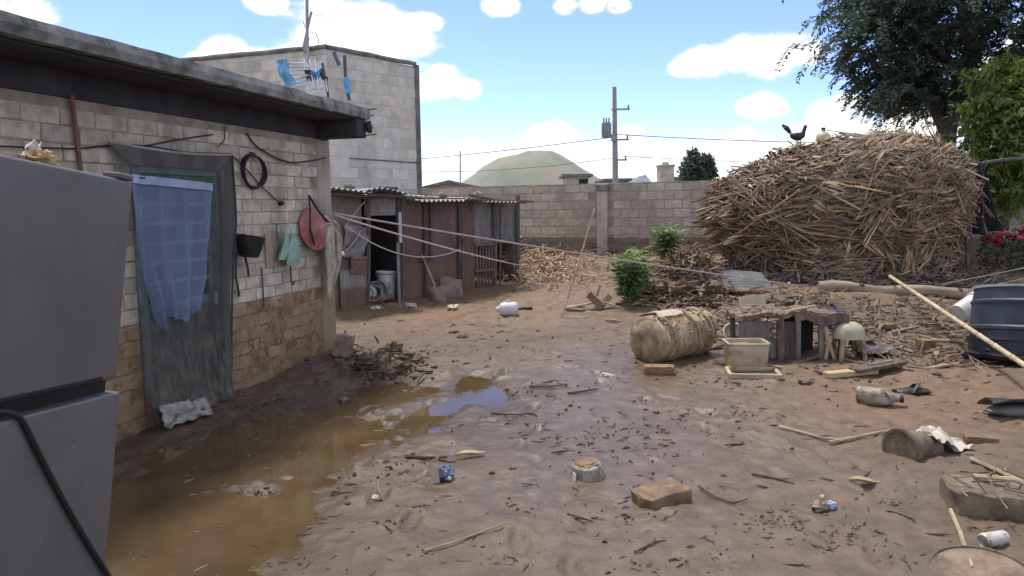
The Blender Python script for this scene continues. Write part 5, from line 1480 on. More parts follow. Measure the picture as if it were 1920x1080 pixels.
# maize cob and stick heap by the shack
pw0 = G(1030, 512)
cob = thing('firewood_heap', 'low heap of pale sticks and maize cobs at the foot of the boundary wall', 'firewood', (pw0.x, pw0.y, H(pw0.x, pw0.y)))
pale = mat('pale_stick', (.42, .31, .19), (.28, .20, .12), (.56, .44, .29), scale=7, rough=.85, bump=.3, rand=.3, attr=True)
for k in range(110):
    px, py = rng.gauss(1015, 38), rng.gauss(503, 13)
    px = min(max(px, 950), 1115); py = min(max(py, 478), 532)
    p = G(px, py); e = math.exp(-((px - 1010) / 45) ** 2); p.z = H(p.x, p.y) + rng.uniform(0.01, .26) * e; p -= Vector(cob.location)
    d = Vector((rng.uniform(-1, .6), rng.uniform(-1, 1), rng.uniform(-.5, .4))).normalized(); L_ = rng.uniform(.08, .30)
    MB().tube([p - d * L_, p + Vector((0, 0, .02)), p + d * L_], [.016, .02, .011], 6).build('stick', pale, cob)
def wl():
    px, py = min(max(rng.gauss(1030, 55), 945), 1160), min(max(rng.gauss(505, 18), 462), 545)
    p = G(px, py); p.z = H(p.x, p.y) + rng.uniform(0, .10)
    return p - Vector(cob.location), Vector((rng.uniform(-1, 1), rng.uniform(-1, 1), rng.uniform(-.3, .3))).normalized(), Vector((0, 0, 1)), rng.uniform(.08, .4)
stalk_stuff('husk_litter', cob, wl, 420, .006, .012, pale, 420)
# brush along the wall's foot
def brush_p():
    px = rng.uniform(1000, 1340); p = G(px, rng.gauss(470, 7)); p.z = H(p.x, p.y) + rng.uniform(0, .22)
    return p, Vector((rng.uniform(-1, 1), rng.uniform(-.4, .4), rng.uniform(-.4, .6))).normalized(), Vector((0, -1, 0)), rng.uniform(.15, .6)
o = stalk_stuff('brushwood', None, brush_p, 320, .006, .013, muds, 280); o['label'] = 'dry brushwood lying along the foot of the boundary wall'

# ------------------------------------------------------------------ on the heap: rooster and pale jug
rp = hp(math.pi * 1.42, .93) + pc0
rq = atY(1494, 272, rp.y)
def heap_top(px, py):
    for yy in np.arange(11.5, 15.2, .02):
        p = atY(px, py, yy) - pc0
        if abs(p.x) < WX and p.z < ztop(p.x / WX) * 1.0 and abs(p.y) < .6: return p + pc0
    return atY(px, py, 13.2)
rb_ = atY(1495, 271, 13.15)
ro = thing('rooster', 'black rooster with raised tail perched on top of the stalk heap', 'rooster', rb_)
kb = mat('black_feather', (.022, .024, .032), (.012, .013, .018), (.045, .05, .065), scale=14, rough=.45, bump=.3)
k = .34 / .34
MB().tube([(-.13, 0, .155), (-.10, 0, .15), (-.04, 0, .135), (.03, 0, .135), (.08, 0, .165), (.10, 0, .215), (.11, 0, .255), (.118, 0, .285), (.15, 0, .285), (.165, 0, .278)], [.012, .045, .068, .07, .056, .036, .027, .028, .012, .003], 12).build('body', kb, ro, smooth=True)
for i in range(6):
    s_ = (i - 2.5) * .02
    MB().sheet(lambda u, v: Vector((-.10 - .14 * v - .03 * math.sin(v * 3) * (i % 3), s_ + (u - .5) * .02, .16 + (.13 + .02 * (i % 3)) * math.sin(v * 2.0) + .004 * u)) + Vector((0, 0, (u - .5) * .05 * math.sin(v * 3))), 3, 8, .004).build('tail_feather', kb, ro, smooth=True)
MB().sheet(lambda u, v: Vector((.10 + .06 * u, 0, .295 + .03 * v * (1 + .4 * math.sin(u * 18)))), 10, 3, .008).build('comb', mat('red_comb', (.40, .03, .03), rough=.5), ro)
MB().lump((.14, 0, .258), (.012, .008, .02), .1).build('wattle', mat('red_comb', (.40, .03, .03)), ro)
for s_ in (-.03, .03):
    MB().tube([(.0, s_, .08), (.005, s_, .02), (.0, s_, -.03)], .007, 6).build('leg', mat('horn', (.25, .2, .1), rough=.6), ro)
jb = atY(1543, 270, 13.2)
t = thing('pale_jug', 'cream plastic jug standing upside down on top of the stalk heap', 'jug', jb)
MB().lathe([(.01, -.03), (.09, -.03), (.115, .0), (.125, .06), (.12, .14), (.085, .19), (.045, .205), (.03, .21), (.03, .24), (.005, .245)], 20, None, .03).build('shell', mat('cream_plastic', (.55, .49, .34), (.42, .37, .25), (.64, .58, .44), scale=6, rough=.5), t, smooth=True)
MB().lathe([(.01, .24), (.034, .24), (.034, .275), (.01, .28)], 12).build('cap', kb, t)

# black plastic sheet hanging at the heap's right end
bp0 = Vector((atY(1850, 440, 12.6).x, 12.6, atY(1850, 445, 12.6).z))
t = thing('plastic_sheet', 'torn black plastic sheet hanging at the right end of the stalk heap', 'plastic sheet', bp0)
BS = lambda x, y, dy=0: atY(x, y, 12.6 + dy) - bp0
MB().sheet(lambda u, v: BS(1818 + 22 * u + (10 + 22 * u) * v + 4 * math.sin(7 * v), 308 + 132 * v - 8 * u, 0) + Vector((0, .10 * math.sin(u * 9 + v * 2) + .06 * mnoise.noise(Vector((u * 3, v * 4, 1))), 0)), 26, 30, .004).build('film', mat('black_film', (.045, .048, .058), (.03, .031, .038), (.08, .086, .10), scale=5, rough=.2, rvar=.05, bump=.3, bscale=7, rand=0), t, smooth=True)
MB().tube([BS(1814, 308, .1), BS(1812, 380, .12), BS(1815, 540, .15)], .035, 8).build('stake', bark, t)
MB().tube([BS(1840, 306, .05), BS(1880, 300, .3), BS(1925, 296, .6)], .03, 7).build('top_pole', bark, t)
# ================================================================== things lying in the yard
mudc = mat('mud_cake', MUD, MUD_DK, (.30, .22, .16), scale=8, rough=.7, bump=.8)
wood = mat('muddy_wood', (.33, .245, .16), (.21, .15, .10), (.44, .345, .235), scale=5, rough=.8, bump=.4, bscale=30, rand=.15, stretch=(.6, 5, 5), blotch=.25)
brickm = mat('muddy_brick', (.23, .15, .085), (.135, .085, .048), (.33, .235, .145), scale=11, rough=.6, bump=1.0, bscale=30, rand=.1)


def at(name, label, cat, px, py, rz=0.0, sink=0.0, rx=0.0, ry=0.0, group=None):
    p = G(px, py); p.z = H(p.x, p.y) - sink
    t = thing(name, label, cat, p, (rx, ry, rz), group)
    return t, mpp(p)


def block(name, label, cat, px, py, dims, rz, mt, sink=.01, rx=0.0, ry=0.0, rough=.006, cuts=5, rnd=.05):
    t, k = at(name, label, cat, px, py, rz, sink, rx, ry)
    MB().cham((0, 0, dims[2] / 2), dims, rnd, None, 1, rough, cuts, 9.0).build('body', mt, t, smooth=True)
    return t, k


# the mud-caked drum
t, k = at('muddy_drum', 'big mud-caked plastic drum lying on its side in mid yard', 'drum', 1264, 666, R(36), .03)
rr = .250
dm = mat('mud_coated', (.36, .26, .15), (.175, .118, .068), (.56, .46, .31), scale=8, rough=.72, rvar=.2, bump=.9, bscale=12, rand=0, stretch=(1.8, .8, .8), detail=9)
Md = Matrix.Translation((0, 0, rr - .01)) @ Matrix.Rotation(R(90), 4, 'Y')
pr = [(.01, -.50), (.12, -.49), (.20, -.455), (.245, -.42), (rr, -.38)]
z = -.36
while z < .38:
    pr += [(rr, z), (rr + .006, z + .02), (rr - .006 - .012 * (z > .05), z + .045)]; z += .06
pr += [(rr - .01, .40), (.23, .425), (.19, .43), (.01, .43)]
MB().lathe(pr, 44, Md, .11, 3.2).build('shell', dm, t, smooth=True)
MB().lathe([(.02, -.492), (.05, -.492), (.055, -.46), (.02, -.45)], 16, Md @ Matrix.Translation((.1, .06, 0))).build('bung', dm, t, smooth=True)
MB().sheet(lambda u, v: Vector((-.36 + .36 * u + .04 * math.sin(5 * v), -.12 + .26 * v, 0)) + Vector((0, 0, rr + math.sqrt(max(.001, rr ** 2 - (-.12 + .26 * v) ** 2)) + .015 + .012 * mnoise.noise(Vector((u * 4, v * 4, 2))))), 12, 10, .012).build('pale_crust', mat('pale_silt', (.50, .43, .31), (.40, .33, .23), (.58, .51, .39), scale=6, rough=.85, bump=.5, rand=0), t, smooth=True)
stuffm = MB()
for i in range(150):
    a = rng.uniform(-2.0, 2.0); x = rng.uniform(-.4, .4); p = Vector((x, rr * math.sin(a), rr + rr * math.cos(a)))
    stuffm.lump(p, (rng.uniform(.01, .03), rng.uniform(.008, .02), rng.uniform(.008, .02)), .5, 2, 7, 5)
stuff(stuffm.build('mud_crumbs', dm, t, smooth=True))
for x in (-.28, .08, .3):
    MB().tube([Vector((x + .02 * math.sin(a * 3), (rr + .012) * math.sin(a), rr + (rr + .012) * math.cos(a))) for a in np.linspace(-2.3, 2.3, 22)], .012, 5).build('binding_cord', dm, t, smooth=True)

block('brick', 'single muddy brick lying in front of the big drum', 'brick', 1236, 699, (.29, .15, .085), R(-8), brickm, .012)
block('mud_block', 'thick mud-coated slab lying alone on the open mud', 'block', 1240, 938, (.30, .20, .085), R(28), brickm, .014, R(2), R(-3), .012, 6, .08)
block('fallen_block', 'rough stone block at the foot of the corner column', 'stone', 645, 662, (.20, .18, .22), R(10), mat('muddy_stone', (.26, .21, .155), MUD_DK, (.38, .32, .25), scale=9, rough=.85, bump=.8), .03, 0, 0, .02)

# half sunken pot
t, k = at('sunken_pot', 'small grey pot half sunk upside down in the mud', 'pot', 1102, 892, .3, .02, R(4), R(-6))
MB().lathe([(.115, -.03), (.112, .0), (.10, .06), (.088, .095), (.07, .105), (.01, .108)], 24, None, .06, 8).build('shell', mat('grey_pot', (.30, .275, .23), (.2, .17, .13), (.40, .375, .33), scale=12, rough=.6, bump=.5, blotch=.45, bscl=14), t, smooth=True)
MB().lump((0.0, 0, .105), (.075, .07, .018), .3).build('mud_cap', brickm, t, smooth=True)
MB().sheet(lambda u, v: Vector((-.112 + .012 * v, -.05 + .05 * u - .02, .02 + .06 * v)), 4, 4, .004).build('torn_label', mat('white_paper', (.68, .66, .6)), t)

# crumpled wrapper
t, k = at('food_wrapper', 'crumpled tan and blue wrapper standing up from the mud', 'wrapper', 812, 902, .2, .01)
MB().sheet(lambda u, v: Vector((-.13 + .16 * u, -.04 + .05 * u * v, (.012 + .15 * u) * v)) + .02 * Vector(mnoise.noise_vector(Vector((u * 4, v * 4, 1)))), 10, 10, .003).build('flap', mat('tan_wrapper', (.46, .36, .28), (.32, .24, .18), (.56, .47, .40), scale=16, rough=.6, bump=.4), t)
MB().lump((.06, .02, .042), (.062, .05, .045), .5, 3, 18, 12).build('foil', mat('blue_foil', (.10, .14, .22), (.09, .055, .05), (.28, .33, .42), scale=17, rough=.35, bump=.3, rand=0), t, smooth=True)
MB().lump((.095, -.04, .03), (.012, .008, .012), .2).build('white_print', mat('white_paper', (.68, .66, .6)), t)
t, k = at('food_wrapper', 'small crushed wrapper with a pale blue end on the open mud', 'wrapper', 1546, 955, .4, .004)
MB().lump((-.03, 0, .025), (.05, .035, .03), .5, 3).build('crumple', mat('brown_wrapper', (.24, .17, .12), (.12, .08, .06), (.42, .34, .27), scale=16, rough=.5), t, smooth=True)
MB().lump((.035, -.01, .022), (.03, .025, .026), .4, 3).build('blue_end', mat('pale_blue_film', (.36, .42, .58), rough=.4), t, smooth=True)
MB().lump((.0, .02, .06), (.018, .018, .016), .3).build('knot', mat('tan_wrapper', (.46, .36, .28)), t, smooth=True)
# white bone-like scrap
t, k = at('husk_scrap', 'pale maize husk scrap with an upright sliver in the mud', 'husk', 711, 938, 0, .004)
hk = mat('pale_husk', (.55, .45, .30), (.42, .33, .2), (.66, .57, .42), scale=14, rough=.7)
MB().lump((-.02, 0, .014), (.03, .02, .018), .3).build('stub', hk, t, smooth=True)
MB().tube([(.02, 0, .0), (.0, .0, .05), (-.012, .01, .085)], [.008, .008, .004], 6).build('sliver', hk, t)
for (px, py, ln_, rz, lab) in ((882, 858, .20, R(18), 'pale curled husk leaf lying beside a dark stick'), (1620, 912, .17, R(-14), 'pale flat husk leaf alone on the wet mud'), (1150, 605, .22, R(-8), 'long pale husk lying behind the big drum')):
    t, k = at('husk_leaf', lab, 'husk', px, py, rz, -.006)
    MB().sheet(lambda u, v: Vector(((u - .5) * ln_, (v - .5) * .055 * math.sin(math.pi * min(1, u * .9 + .08)), .012 + .02 * (v - .5) ** 2 * 4 + .008 * math.sin(u * 5))), 14, 5, .004).build('blade', hk, t, smooth=True)
    MB().tube([(-ln_ / 2, 0, .01), (0, 0, .008), (ln_ / 2, 0, .016)], [.006, .005, .002], 5).build('midrib', hk, t)

# white jug and dark stick beyond
t, k = at('white_jug', 'white plastic jug lying on the mud in mid yard', 'jug', 951, 589, R(5), .02)
MB().lathe([(.01, -.14), (.085, -.14), (.10, -.12), (.10, .04), (.085, .09), (.04, .12), (.03, .16), (.005, .16)], 20, Matrix.Translation((0, 0, .09)) @ Matrix.Rotation(R(-90), 4, 'Y'), .05, 4).build('shell', wp, t, smooth=True)
MB().tube([(-.03, 0, .19), (.02, 0, .22), (.08, 0, .17)], .012, 6).build('handle', wp, t)
for px, py, s_, lab in ((770, 576, 1.0, 'flat pale scrap of plastic beside the shack doorway'), (850, 580, 1.15, 'white lump of plastic lying near the shovel'), (1140, 706, .55, 'tiny white scrap on the wet mud before the drum'), (705, 580, .8, 'pale stone at the foot of the grey corrugated panel')):
    t, k = at('plastic_scrap', lab, 'scrap', px, py, rng.uniform(0, 3), .01)
    MB().lump((0, 0, .03 * s_), (.10 * s_, .07 * s_, .04 * s_), .5, 2.5).build('crumple', mat('dirty_white', (.55, .50, .43), (.38, .32, .25), (.66, .62, .55), scale=9, rough=.6), t, smooth=True)
    MB().sheet(lambda u, v: Vector((.04 * s_ + .11 * s_ * u, (v - .5) * .09 * s_, .02 + .02 * math.sin(4 * u + v))), 5, 4, .004).build('flap', mat('dirty_white', (.5, .5, .5)), t)

# cream tub, wooden frame, white ring
t, k = at('cream_tub', 'cream plastic tub with a mud line beside the broken table', 'tub', 1398, 690, R(-3), .02)
crm = mat('cream_tub_plastic', (.47, .41, .27), (.38, .32, .2), (.54, .48, .34), scale=5, rough=.5, bump=.15, rand=0, mudline=(.24, .15), mudcol=(.27, .18, .10), blotch=.3)
wT, hT, dT_ = .38, .28, .30
tubv = []
for (sx, sz, q) in ((.90, 0, 0), (1, hT, 0), (.95, hT, 1), (.86, .02, 1)):
    tubv.append([(x * wT / 2 * sx, y * dT_ / 2 * sx, sz) for x, y in ((-1, -.85), (-.85, -1), (.85, -1), (1, -.85), (1, .85), (.85, 1), (-.85, 1), (-1, .85))])
vv = [p for ring in tubv for p in ring]; ff = []
for j in range(3):
    for i in range(8): ff.append((j * 8 + i, j * 8 + (i + 1) % 8, (j + 1) * 8 + (i + 1) % 8, (j + 1) * 8 + i))
ff += [tuple(range(7, -1, -1)), tuple(24 + i for i in range(8))]
MB().add(vv, ff).build('shell', crm, t)
ringp = [Vector((x * wT / 2 * 1.01, y * dT_ / 2 * 1.01, hT)) for x, y in ((-1, -.85), (-.85, -1), (.85, -1), (1, -.85), (1, .85), (.85, 1), (-.85, 1), (-1, .85), (-1, -.85))]
MB().tube(ringp, .012, 6).build('rim', crm, t)
MB().lump((0, 0, hT - .09), (wT * .44, dT_ * .44, .09), .3).build('mud_fill', mudc, t, smooth=True)
t, k = at('wooden_frame', 'empty rectangular wooden frame lying before the cream tub', 'frame', 1412, 704, R(-10), .0)
wf = mat('pale_frame_wood', (.46, .355, .22), (.34, .25, .15), (.55, .45, .30), scale=6, rough=.75, rand=.08, stretch=(.6, 4, 4))
for c, d in (((0, -.15, .025), (.48, .035, .045)), ((0, .17, .025), (.46, .035, .045)), ((-.225, .01, .027), (.035, .30, .04)), ((.222, .01, .027), (.035, .30, .04))):
    MB().cham(c, d, .005, rotz(rng.uniform(-.02, .02))).build('rail', wf, t)
t, k = at('white_basin', 'small white basin tipped against the end of the broken table', 'basin', 1374, 634, 0, .01)
MB().lathe([(.02, .0), (.085, .0), (.10, .03), (.115, .10), (.105, .105), (.085, .035), (.02, .02)], 22, Matrix.Translation((0, 0, .04)) @ eul(R(50), R(-15), 0).to_4x4()).build('shell', mat('cream_white', (.60, .56, .46), (.48, .43, .33), (.68, .64, .55), scale=5, rough=.5), t, smooth=True)
MB().lump((.03, -.02, .02), (.09, .07, .03), .4).build('mud_lump', mudc, t, smooth=True)

# broken table under mud
t, k = at('broken_table', 'collapsed wooden table buried under mud in the debris', 'table', 1478, 672, R(-4), .02)
dk = mat('soaked_wood', (.105, .075, .058), (.06, .042, .034), (.165, .12, .092), scale=6, rough=.7, rand=.12, stretch=(4, 4, 1), blotch=.3)
gd = mat('soaked_grey_board', (.16, .15, .13), (.10, .09, .08), (.22, .205, .18), scale=5, rough=.7, stretch=(4, 4, 1), rand=0, blotch=.2)
hT = .44
def topfn(u, v):
    x = -.52 + 1.06 * u; y = -.06 + .66 * v
    return Vector((x, y, hT + .04 * math.sin(3 * u) - .03 * v + .035 * mnoise.noise(Vector((u * 6, v * 5, 2))) + (.03 * mnoise.noise(Vector((u * 17, v * 9, 2))))))
MB().sheet(topfn, 36, 22, .05).build('table_top', mudc, t, smooth=True)
MB().sheet(lambda u, v: topfn(.5 + .5 * u, .0) + Vector((.02, -.02 - .02 * v, .012 - .09 * v + .02 * math.sin(9 * u))), 14, 4, .012).build('front_apron', dk, t)
MB().sheet(lambda u, v: Vector((-.50 + .30 * u, -.02 + .02 * math.sin(4 * u), hT - .03 - .26 * v * (1 - .2 * u))), 10, 8, .015).build('end_board', gd, t)
for x, y, w_ in ((-.10, -.06, .07), (.07, -.07, .05), (.30, -.06, .05), (.52, .0, .05), (-.45, .5, .05), (.5, .5, .05)):
    MB().cham((x, y, hT / 2 - .02), (w_, .05, hT), .006, Matrix.Rotation(rng.uniform(-.05, .05), 3, 'Y')).build('leg', dk if w_ > .06 else gd, t)
MB().sheet(lambda u, v: Vector((-.07 + .13 * u, -.04 + .03 * math.sin(u * 3.14), .02 + (hT - .06) * v)), 6, 6, .012).build('curved_panel', dk, t, smooth=True)
MB().box((.20, .35, hT / 2), (.30, .02, hT - .06)).build('back_board', darkS, t)
MB().tube([(.34, -.08, .0), (.37, -.07, .18), (.33, -.06, .40)], .02, 6).build('leg', wf, t)
MB().tube([(.37, -.08, .19), (.44, -.09, .0)], .018, 6).build('brace', wf, t)
for i in range(14): MB().lump((rng.uniform(-.5, .55), rng.uniform(-.05, .5), hT + .04), (.08, .06, .035), .5).build('mud_lump', mudc, t, smooth=True)
MB().tube([(-.05, .0, hT + .06), (.3, .15, hT + .10)], .014, 6).build('loose_slat', wf, t)
# pale scrap against the table
t, k = at('white_sack', 'small white sack slumped against the end of the broken table', 'sack', 1448, 672, 0, .01)
MB().lump((0, 0, .11), (.055, .05, .13), .45, 2.5, 18, 12).build('sack_body', mat('grey_white_sack', (.50, .49, .46), (.28, .27, .25), (.62, .61, .58), scale=14, rough=.7, bump=.4), t, smooth=True)
MB().tube([(0, 0, .22), (.015, 0, .28)], [.02, .03], 8).build('tied_neck', mat('grey_white_sack', (.5, .5, .5)), t)
# blue crate behind
t, k = at('blue_crate', 'blue plastic crate half buried behind the broken table', 'crate', 1558, 612, R(-10), .03)
blu = mat('blue_plastic', (.035, .055, .19), (.025, .035, .12), (.06, .09, .27), scale=8, rough=.45, rand=0, blotch=.3, bscl=8)
MB().cham((0, .1, .10), (.30, .25, .20), .02, None, 2).build('shell', blu, t, smooth=True)
for i in range(4): MB().box((-.10 + .066 * i, -.03, .10), (.02, .012, .15)).build('rib', blu, t)
MB().tube([(-.15, -.02, .2), (.15, -.02, .2)], .012, 6).build('rim', blu, t)
# stool
t, k = at('plastic_stool', 'pale green round-topped plastic stool standing in the debris', 'stool', 1590, 672, R(10), .03)
pg = mat('pale_green_plastic', (.44, .44, .29), (.34, .33, .21), (.52, .53, .38), scale=5, rough=.5, rand=0, blotch=.2, bscl=8)
MB().lathe([(.01, .40), (.07, .395), (.115, .37), (.14, .33), (.15, .29), (.155, .24), (.145, .24), (.13, .30), (.01, .37)], 28).build('seat', pg, t, smooth=True)
for i in range(4):
    a = i * math.pi / 2 + .6; c, s_ = math.cos(a), math.sin(a)
    MB().tube([(.12 * c, .12 * s_, .27), (.16 * c, .16 * s_, .1), (.18 * c, .18 * s_, -.03)], [.03, .024, .02], 7).build('leg', mat('muddy_pale', (.36, .29, .20), MUD, (.45, .40, .3), scale=8, rough=.7), t, smooth=True)
# dark cloth
t, k = at('wet_cloth', 'crumpled dark wet cloth lying beside the stool', 'cloth', 1640, 668, R(-6), .0)
MB().sheet(lambda u, v: Vector((-.20 + .40 * u, -.10 + .3 * v, .02 + .16 * math.sin(math.pi * v * .8 + .2) * (1 - .6 * u) + .05 * mnoise.noise(Vector((u * 5, v * 5, 3))))), 22, 16, .01).build('fold', mat('grey_brown_cloth', (.135, .115, .10), (.08, .065, .056), (.21, .185, .16), scale=7, rough=.8, bump=.5), t, smooth=True)
MB().sheet(lambda u, v: Vector((-.10 + .28 * u, -.02 + .1 * v, .15 - .10 * u + .03 * math.sin(8 * u + 3 * v))), 12, 6, .008).build('loose_end', mat('grey_brown_cloth', MUD), t, smooth=True)
# planks
def lay(name, label, cat, pA, pB, w_, h_, mt, dz=0.0, over=0.0):
    a, b_ = G(*pA), G(*pB); a.z = H(a.x, a.y); b_.z = H(b_.x, b_.y)
    c = (a + b_) / 2; d = b_ - a; c.z = max(c.z, H(c.x, c.y)) + dz
    t = thing(name, label, cat, c, (0, -math.atan2(d.z, d.to_2d().length), math.atan2(d.y, d.x)))
    MB().cham((0, 0, h_ / 2), (d.length + over, w_, h_), .006, None, 1, .004).build('plank', mt, t)
    return t, d.length
t, l_ = lay('plank', 'pale new-looking plank lying flat before the stool', 'plank', (1548, 709), (1640, 700), .10, .05, wf)
MB().cham((l_ * .2, 0, .055), (.05, .11, .012), .003).build('cross_cleat', wf, t)
t, l_ = lay('plank', 'dark plank overlapping the pale plank', 'plank', (1600, 706), (1690, 690), .14, .035, dk, .04)
MB().cham((l_ * .1, .02, .04), (l_ * .5, .05, .012), .003).build('splintered_edge', gd, t)
t, l_ = lay('plank', 'short dark plank beside the white jug', 'plank', (958, 582), (998, 578), .08, .03, dk)
MB().cham((l_ * .1, .0, .035), (.05, .09, .012), .003).build('cross_cleat', gd, t)
BRD = ['splintered dark board lying before the legs of the broken table', 'short brown board lying beside the wooden frame', 'grey splintered board on the mound behind the stool', 'dark slanting board beside the green stool', 'brown board lying left of the blue tank', 'grey board leaning under the green stool', 'dark board between the big drum and the cream tub', 'brown board behind the big drum', 'long grey board on the mound by the foam block', 'dark board lying by the blue crate']
for k, (px, py, ln_, w_, a_) in enumerate(((1512, 678, .34, .06, .3), (1445, 690, .22, .05, -.5), (1690, 622, .4, .07, .2), (1630, 640, .3, .05, .9), (1760, 690, .36, .06, -.2), (1580, 655, .3, .06, -.9), (1340, 655, .26, .05, .4), (1352, 600, .3, .06, -.3), (1460, 575, .42, .07, .15), (1545, 590, .36, .05, -.4))):
    t, kk = at('broken_board', BRD[k], 'board', px, py, a_, -.005, rng.uniform(-.1, .1), rng.uniform(-.25, .12), 'broken boards round the table')
    MB().cham((0, 0, .012), (ln_, w_, .022), .004, None, 1, .006).build('plank', (dk, wood, gd)[k % 3], t)
    MB().cham((ln_ * .42, w_ * .2, .014), (ln_ * .3, w_ * .3, .012), .003).build('splinter', (wood, dk, wood)[k % 3], t)
# sandal, bottle, bent mat
t, k = at('black_sandal', 'black rubber sandal lying alone on the brown mud', 'sandal', 1710, 738, R(-5), .004)
rub = mat('black_rubber', (.02, .02, .022))
MB().lump((0, 0, .02), (.16, .07, .035), .2, 2).build('sole', rub, t, smooth=True)
MB().tube([(-.02, -.06, .02), (.02, -.04, .07), (.05, 0, .085), (.03, .04, .07), (-.01, .06, .02)], .018, 7, flat=.6).build('strap', rub, t, smooth=True)
t, k = at('muddy_bottle', 'muddy plastic bottle lying with twigs across it', 'bottle', 1648, 758, R(-28), .01)
MB().lathe([(.05, -.17), (.07, -.165), (.075, -.14), (.075, .04), (.06, .08), (.03, .12), (.028, .15), (.01, .15)], 20, Matrix.Translation((0, 0, .07)) @ Matrix.Rotation(R(90), 4, 'Y'), .05, 5).build('shell', mat('cloudy_plastic', (.38, .32, .23), (.24, .18, .115), (.56, .52, .45), scale=8, rough=.45, blotch=.5, bscl=9), t, smooth=True)
MB().lathe([(.01, .15), (.032, .15), (.032, .18), (.01, .18)], 12, Matrix.Translation((0, 0, .07)) @ Matrix.Rotation(R(90), 4, 'Y')).build('cap', rub, t)
MB().tube([(-.1, .1, .1), (.05, -.06, .12), (.12, -.12, .02)], .007, 5).build('twig', dk, t)
t, k = at('rubber_mat', 'folded black and grey rubber mat at the foot of the blue tank', 'mat', 1892, 778, R(-4), .01)
MB().sheet(lambda u, v: Vector((-.16 + .42 * u, -.08 + .22 * v, .11 + .03 * math.sin(3 * u + 4 * v) - .02 * v)), 14, 8, .02).build('upper_fold', rub, t, smooth=True)
MB().lump((.06, 0, .045), (.22, .11, .05), .12, 2).build('lower_roll', mat('grey_rubber', (.15, .135, .125), rough=.6), t, smooth=True)
# muddy pail on its side
t, k = at('fallen_pail', 'muddy pail lying on its side with its mouth open', 'pail', 1716, 850, R(205), .05)
pm_ = mat('shaded_pail_mud', (.15, .11, .075), (.08, .058, .04), (.25, .20, .15), scale=10, rough=.6, bump=.6, rand=0, blotch=.3)  # mud colour lowered further to stand for shade inside the pail
Mp = Matrix.Translation((0, 0, .085)) @ Matrix.Rotation(R(86), 4, 'Y')
MB().lathe([(.01, -.16), (.085, -.16), (.095, -.14), (.122, .135), (.130, .14), (.130, .155), (.118, .155), (.112, .13), (.085, -.13), (.01, -.14)], 28, Mp, .04, 5).build('shell', pm_, t, smooth=True)
MB().lathe([(.124, .12), (.134, .122), (.134, .15), (.124, .15)], 28, Mp).build('rim', pm_, t, smooth=True)
MB().sheet(lambda u, v: Vector((-.06 - .36 * u, -.12 + .24 * v, .10 + .08 * math.sin(3 * u + 2 * v) * (1 - .6 * u) + .05 * mnoise.noise(Vector((u * 6, v * 6, 1))))), 16, 12, .006).build('torn_film', mat('pale_film', (.48, .44, .35), (.28, .23, .16), (.62, .59, .51), scale=14, rough=.5, bump=.4), t, smooth=True)
tanst0 = mat('straw_twig', (.27, .20, .125), (.16, .115, .07), (.38, .29, .19), scale=9, rough=.8)
# big clod-covered box at the right
t, k = block('buried_box', 'big mud-coated box with twigs tangled over it', 'box', 1850, 955, (.40, .30, .145), R(-14), mat('box_mud', (.20, .14, .085), (.11, .075, .048), (.29, .21, .135), scale=8, rough=.65, bump=.9), .02, 0, R(3), .02, 6, .08)
for i in range(12):
    a = Vector((rng.uniform(-.22, .22), rng.uniform(-.2, .16), .17)); d = Vector((rng.uniform(-1, 1), rng.uniform(-1, 1), rng.uniform(-.5, .3))).normalized()
    MB().tube([a - d * .10, a + Vector((0, 0, rng.uniform(-.02, .02))), a + d * .12], .0042, 5).build('twig', tanst0 if i % 2 else dk, t)
MB().tube([(-.05, .1, .16), (.12, .02, .19), (.28, -.06, .15)], .013, 6).build('cane', wf, t)
t, k = at('drink_can', 'mud-smeared white can lying beside the big muddy box', 'can', 1864, 1022, R(14), .008)
Mc = Matrix.Translation((0, 0, .034)) @ Matrix.Rotation(R(90), 4, 'Y')
MB().lathe([(.01, -.062), (.026, -.064), (.029, -.07), (.037, -.058), (.037, .055), (.029, .068), (.026, .062), (.01, .06)], 22, Mc, .05, 14).build('shell', mat('white_can', (.46, .43, .38), (.30, .26, .20), (.56, .54, .50), scale=16, rough=.45, bump=.25, rand=0, blotch=.45, bscl=22), t, smooth=True)
MB().lathe([(.0, -.066), (.012, -.066), (.012, -.069), (.0, -.069)], 12, Mc).build('tab', gi, t)
t, k = at('sunken_basin', 'round basin half buried in the mud by the white can', 'basin', 1840, 1075, 0, .012, R(6), R(-5))
MB().lathe([(.01, .03), (.16, .032), (.185, .02), (.20, .022), (.205, .01), (.2, -.03)], 36, None, .05, 5).build('disc', mat('box_mud', MUD), t, smooth=True)
MB().tube([(.2 * math.cos(a), .2 * math.sin(a), .02) for a in np.linspace(0, 6.2832, 32)], .01, 6).build('rim', dk, t)

# sticks lying about
def stick(label, pts, r, mt=None, name='stick', lift=.01, group=None, fork=None):
    P_ = [G(*p) for p in pts]
    for p in P_: p.z = H(p.x, p.y) + lift + r * .6
    o_ = P_[0].copy(); P_ = [p - o_ for p in P_]
    b_ = MB().tube(P_, [r] * (len(P_) - 1) + [r * .6], 6)
    if fork: b_.tube([P_[fork[0]], P_[fork[0]] + Vector(fork[1])], r * .6, 5)
    return tag(b_.build(name, mt or dk, None, o_), label, 'stick', group)
tanst = mat('tan_stick', (.36, .27, .17), (.25, .18, .11), (.46, .37, .25), scale=8, rough=.8, bump=.3)
stick('long tan stick pointing at the mouth of the fallen pail', [(1555, 834), (1600, 826), (1640, 818), (1668, 812)], .012, tanst)
stick('thin tan stick forking from the one by the fallen pail', [(1462, 804), (1500, 814), (1540, 826), (1580, 830)], .010, tanst)
stick('straight pale cane lying beside the white can', [(1782, 962), (1800, 1005), (1812, 1040), (1823, 1070)], .011, tanst)
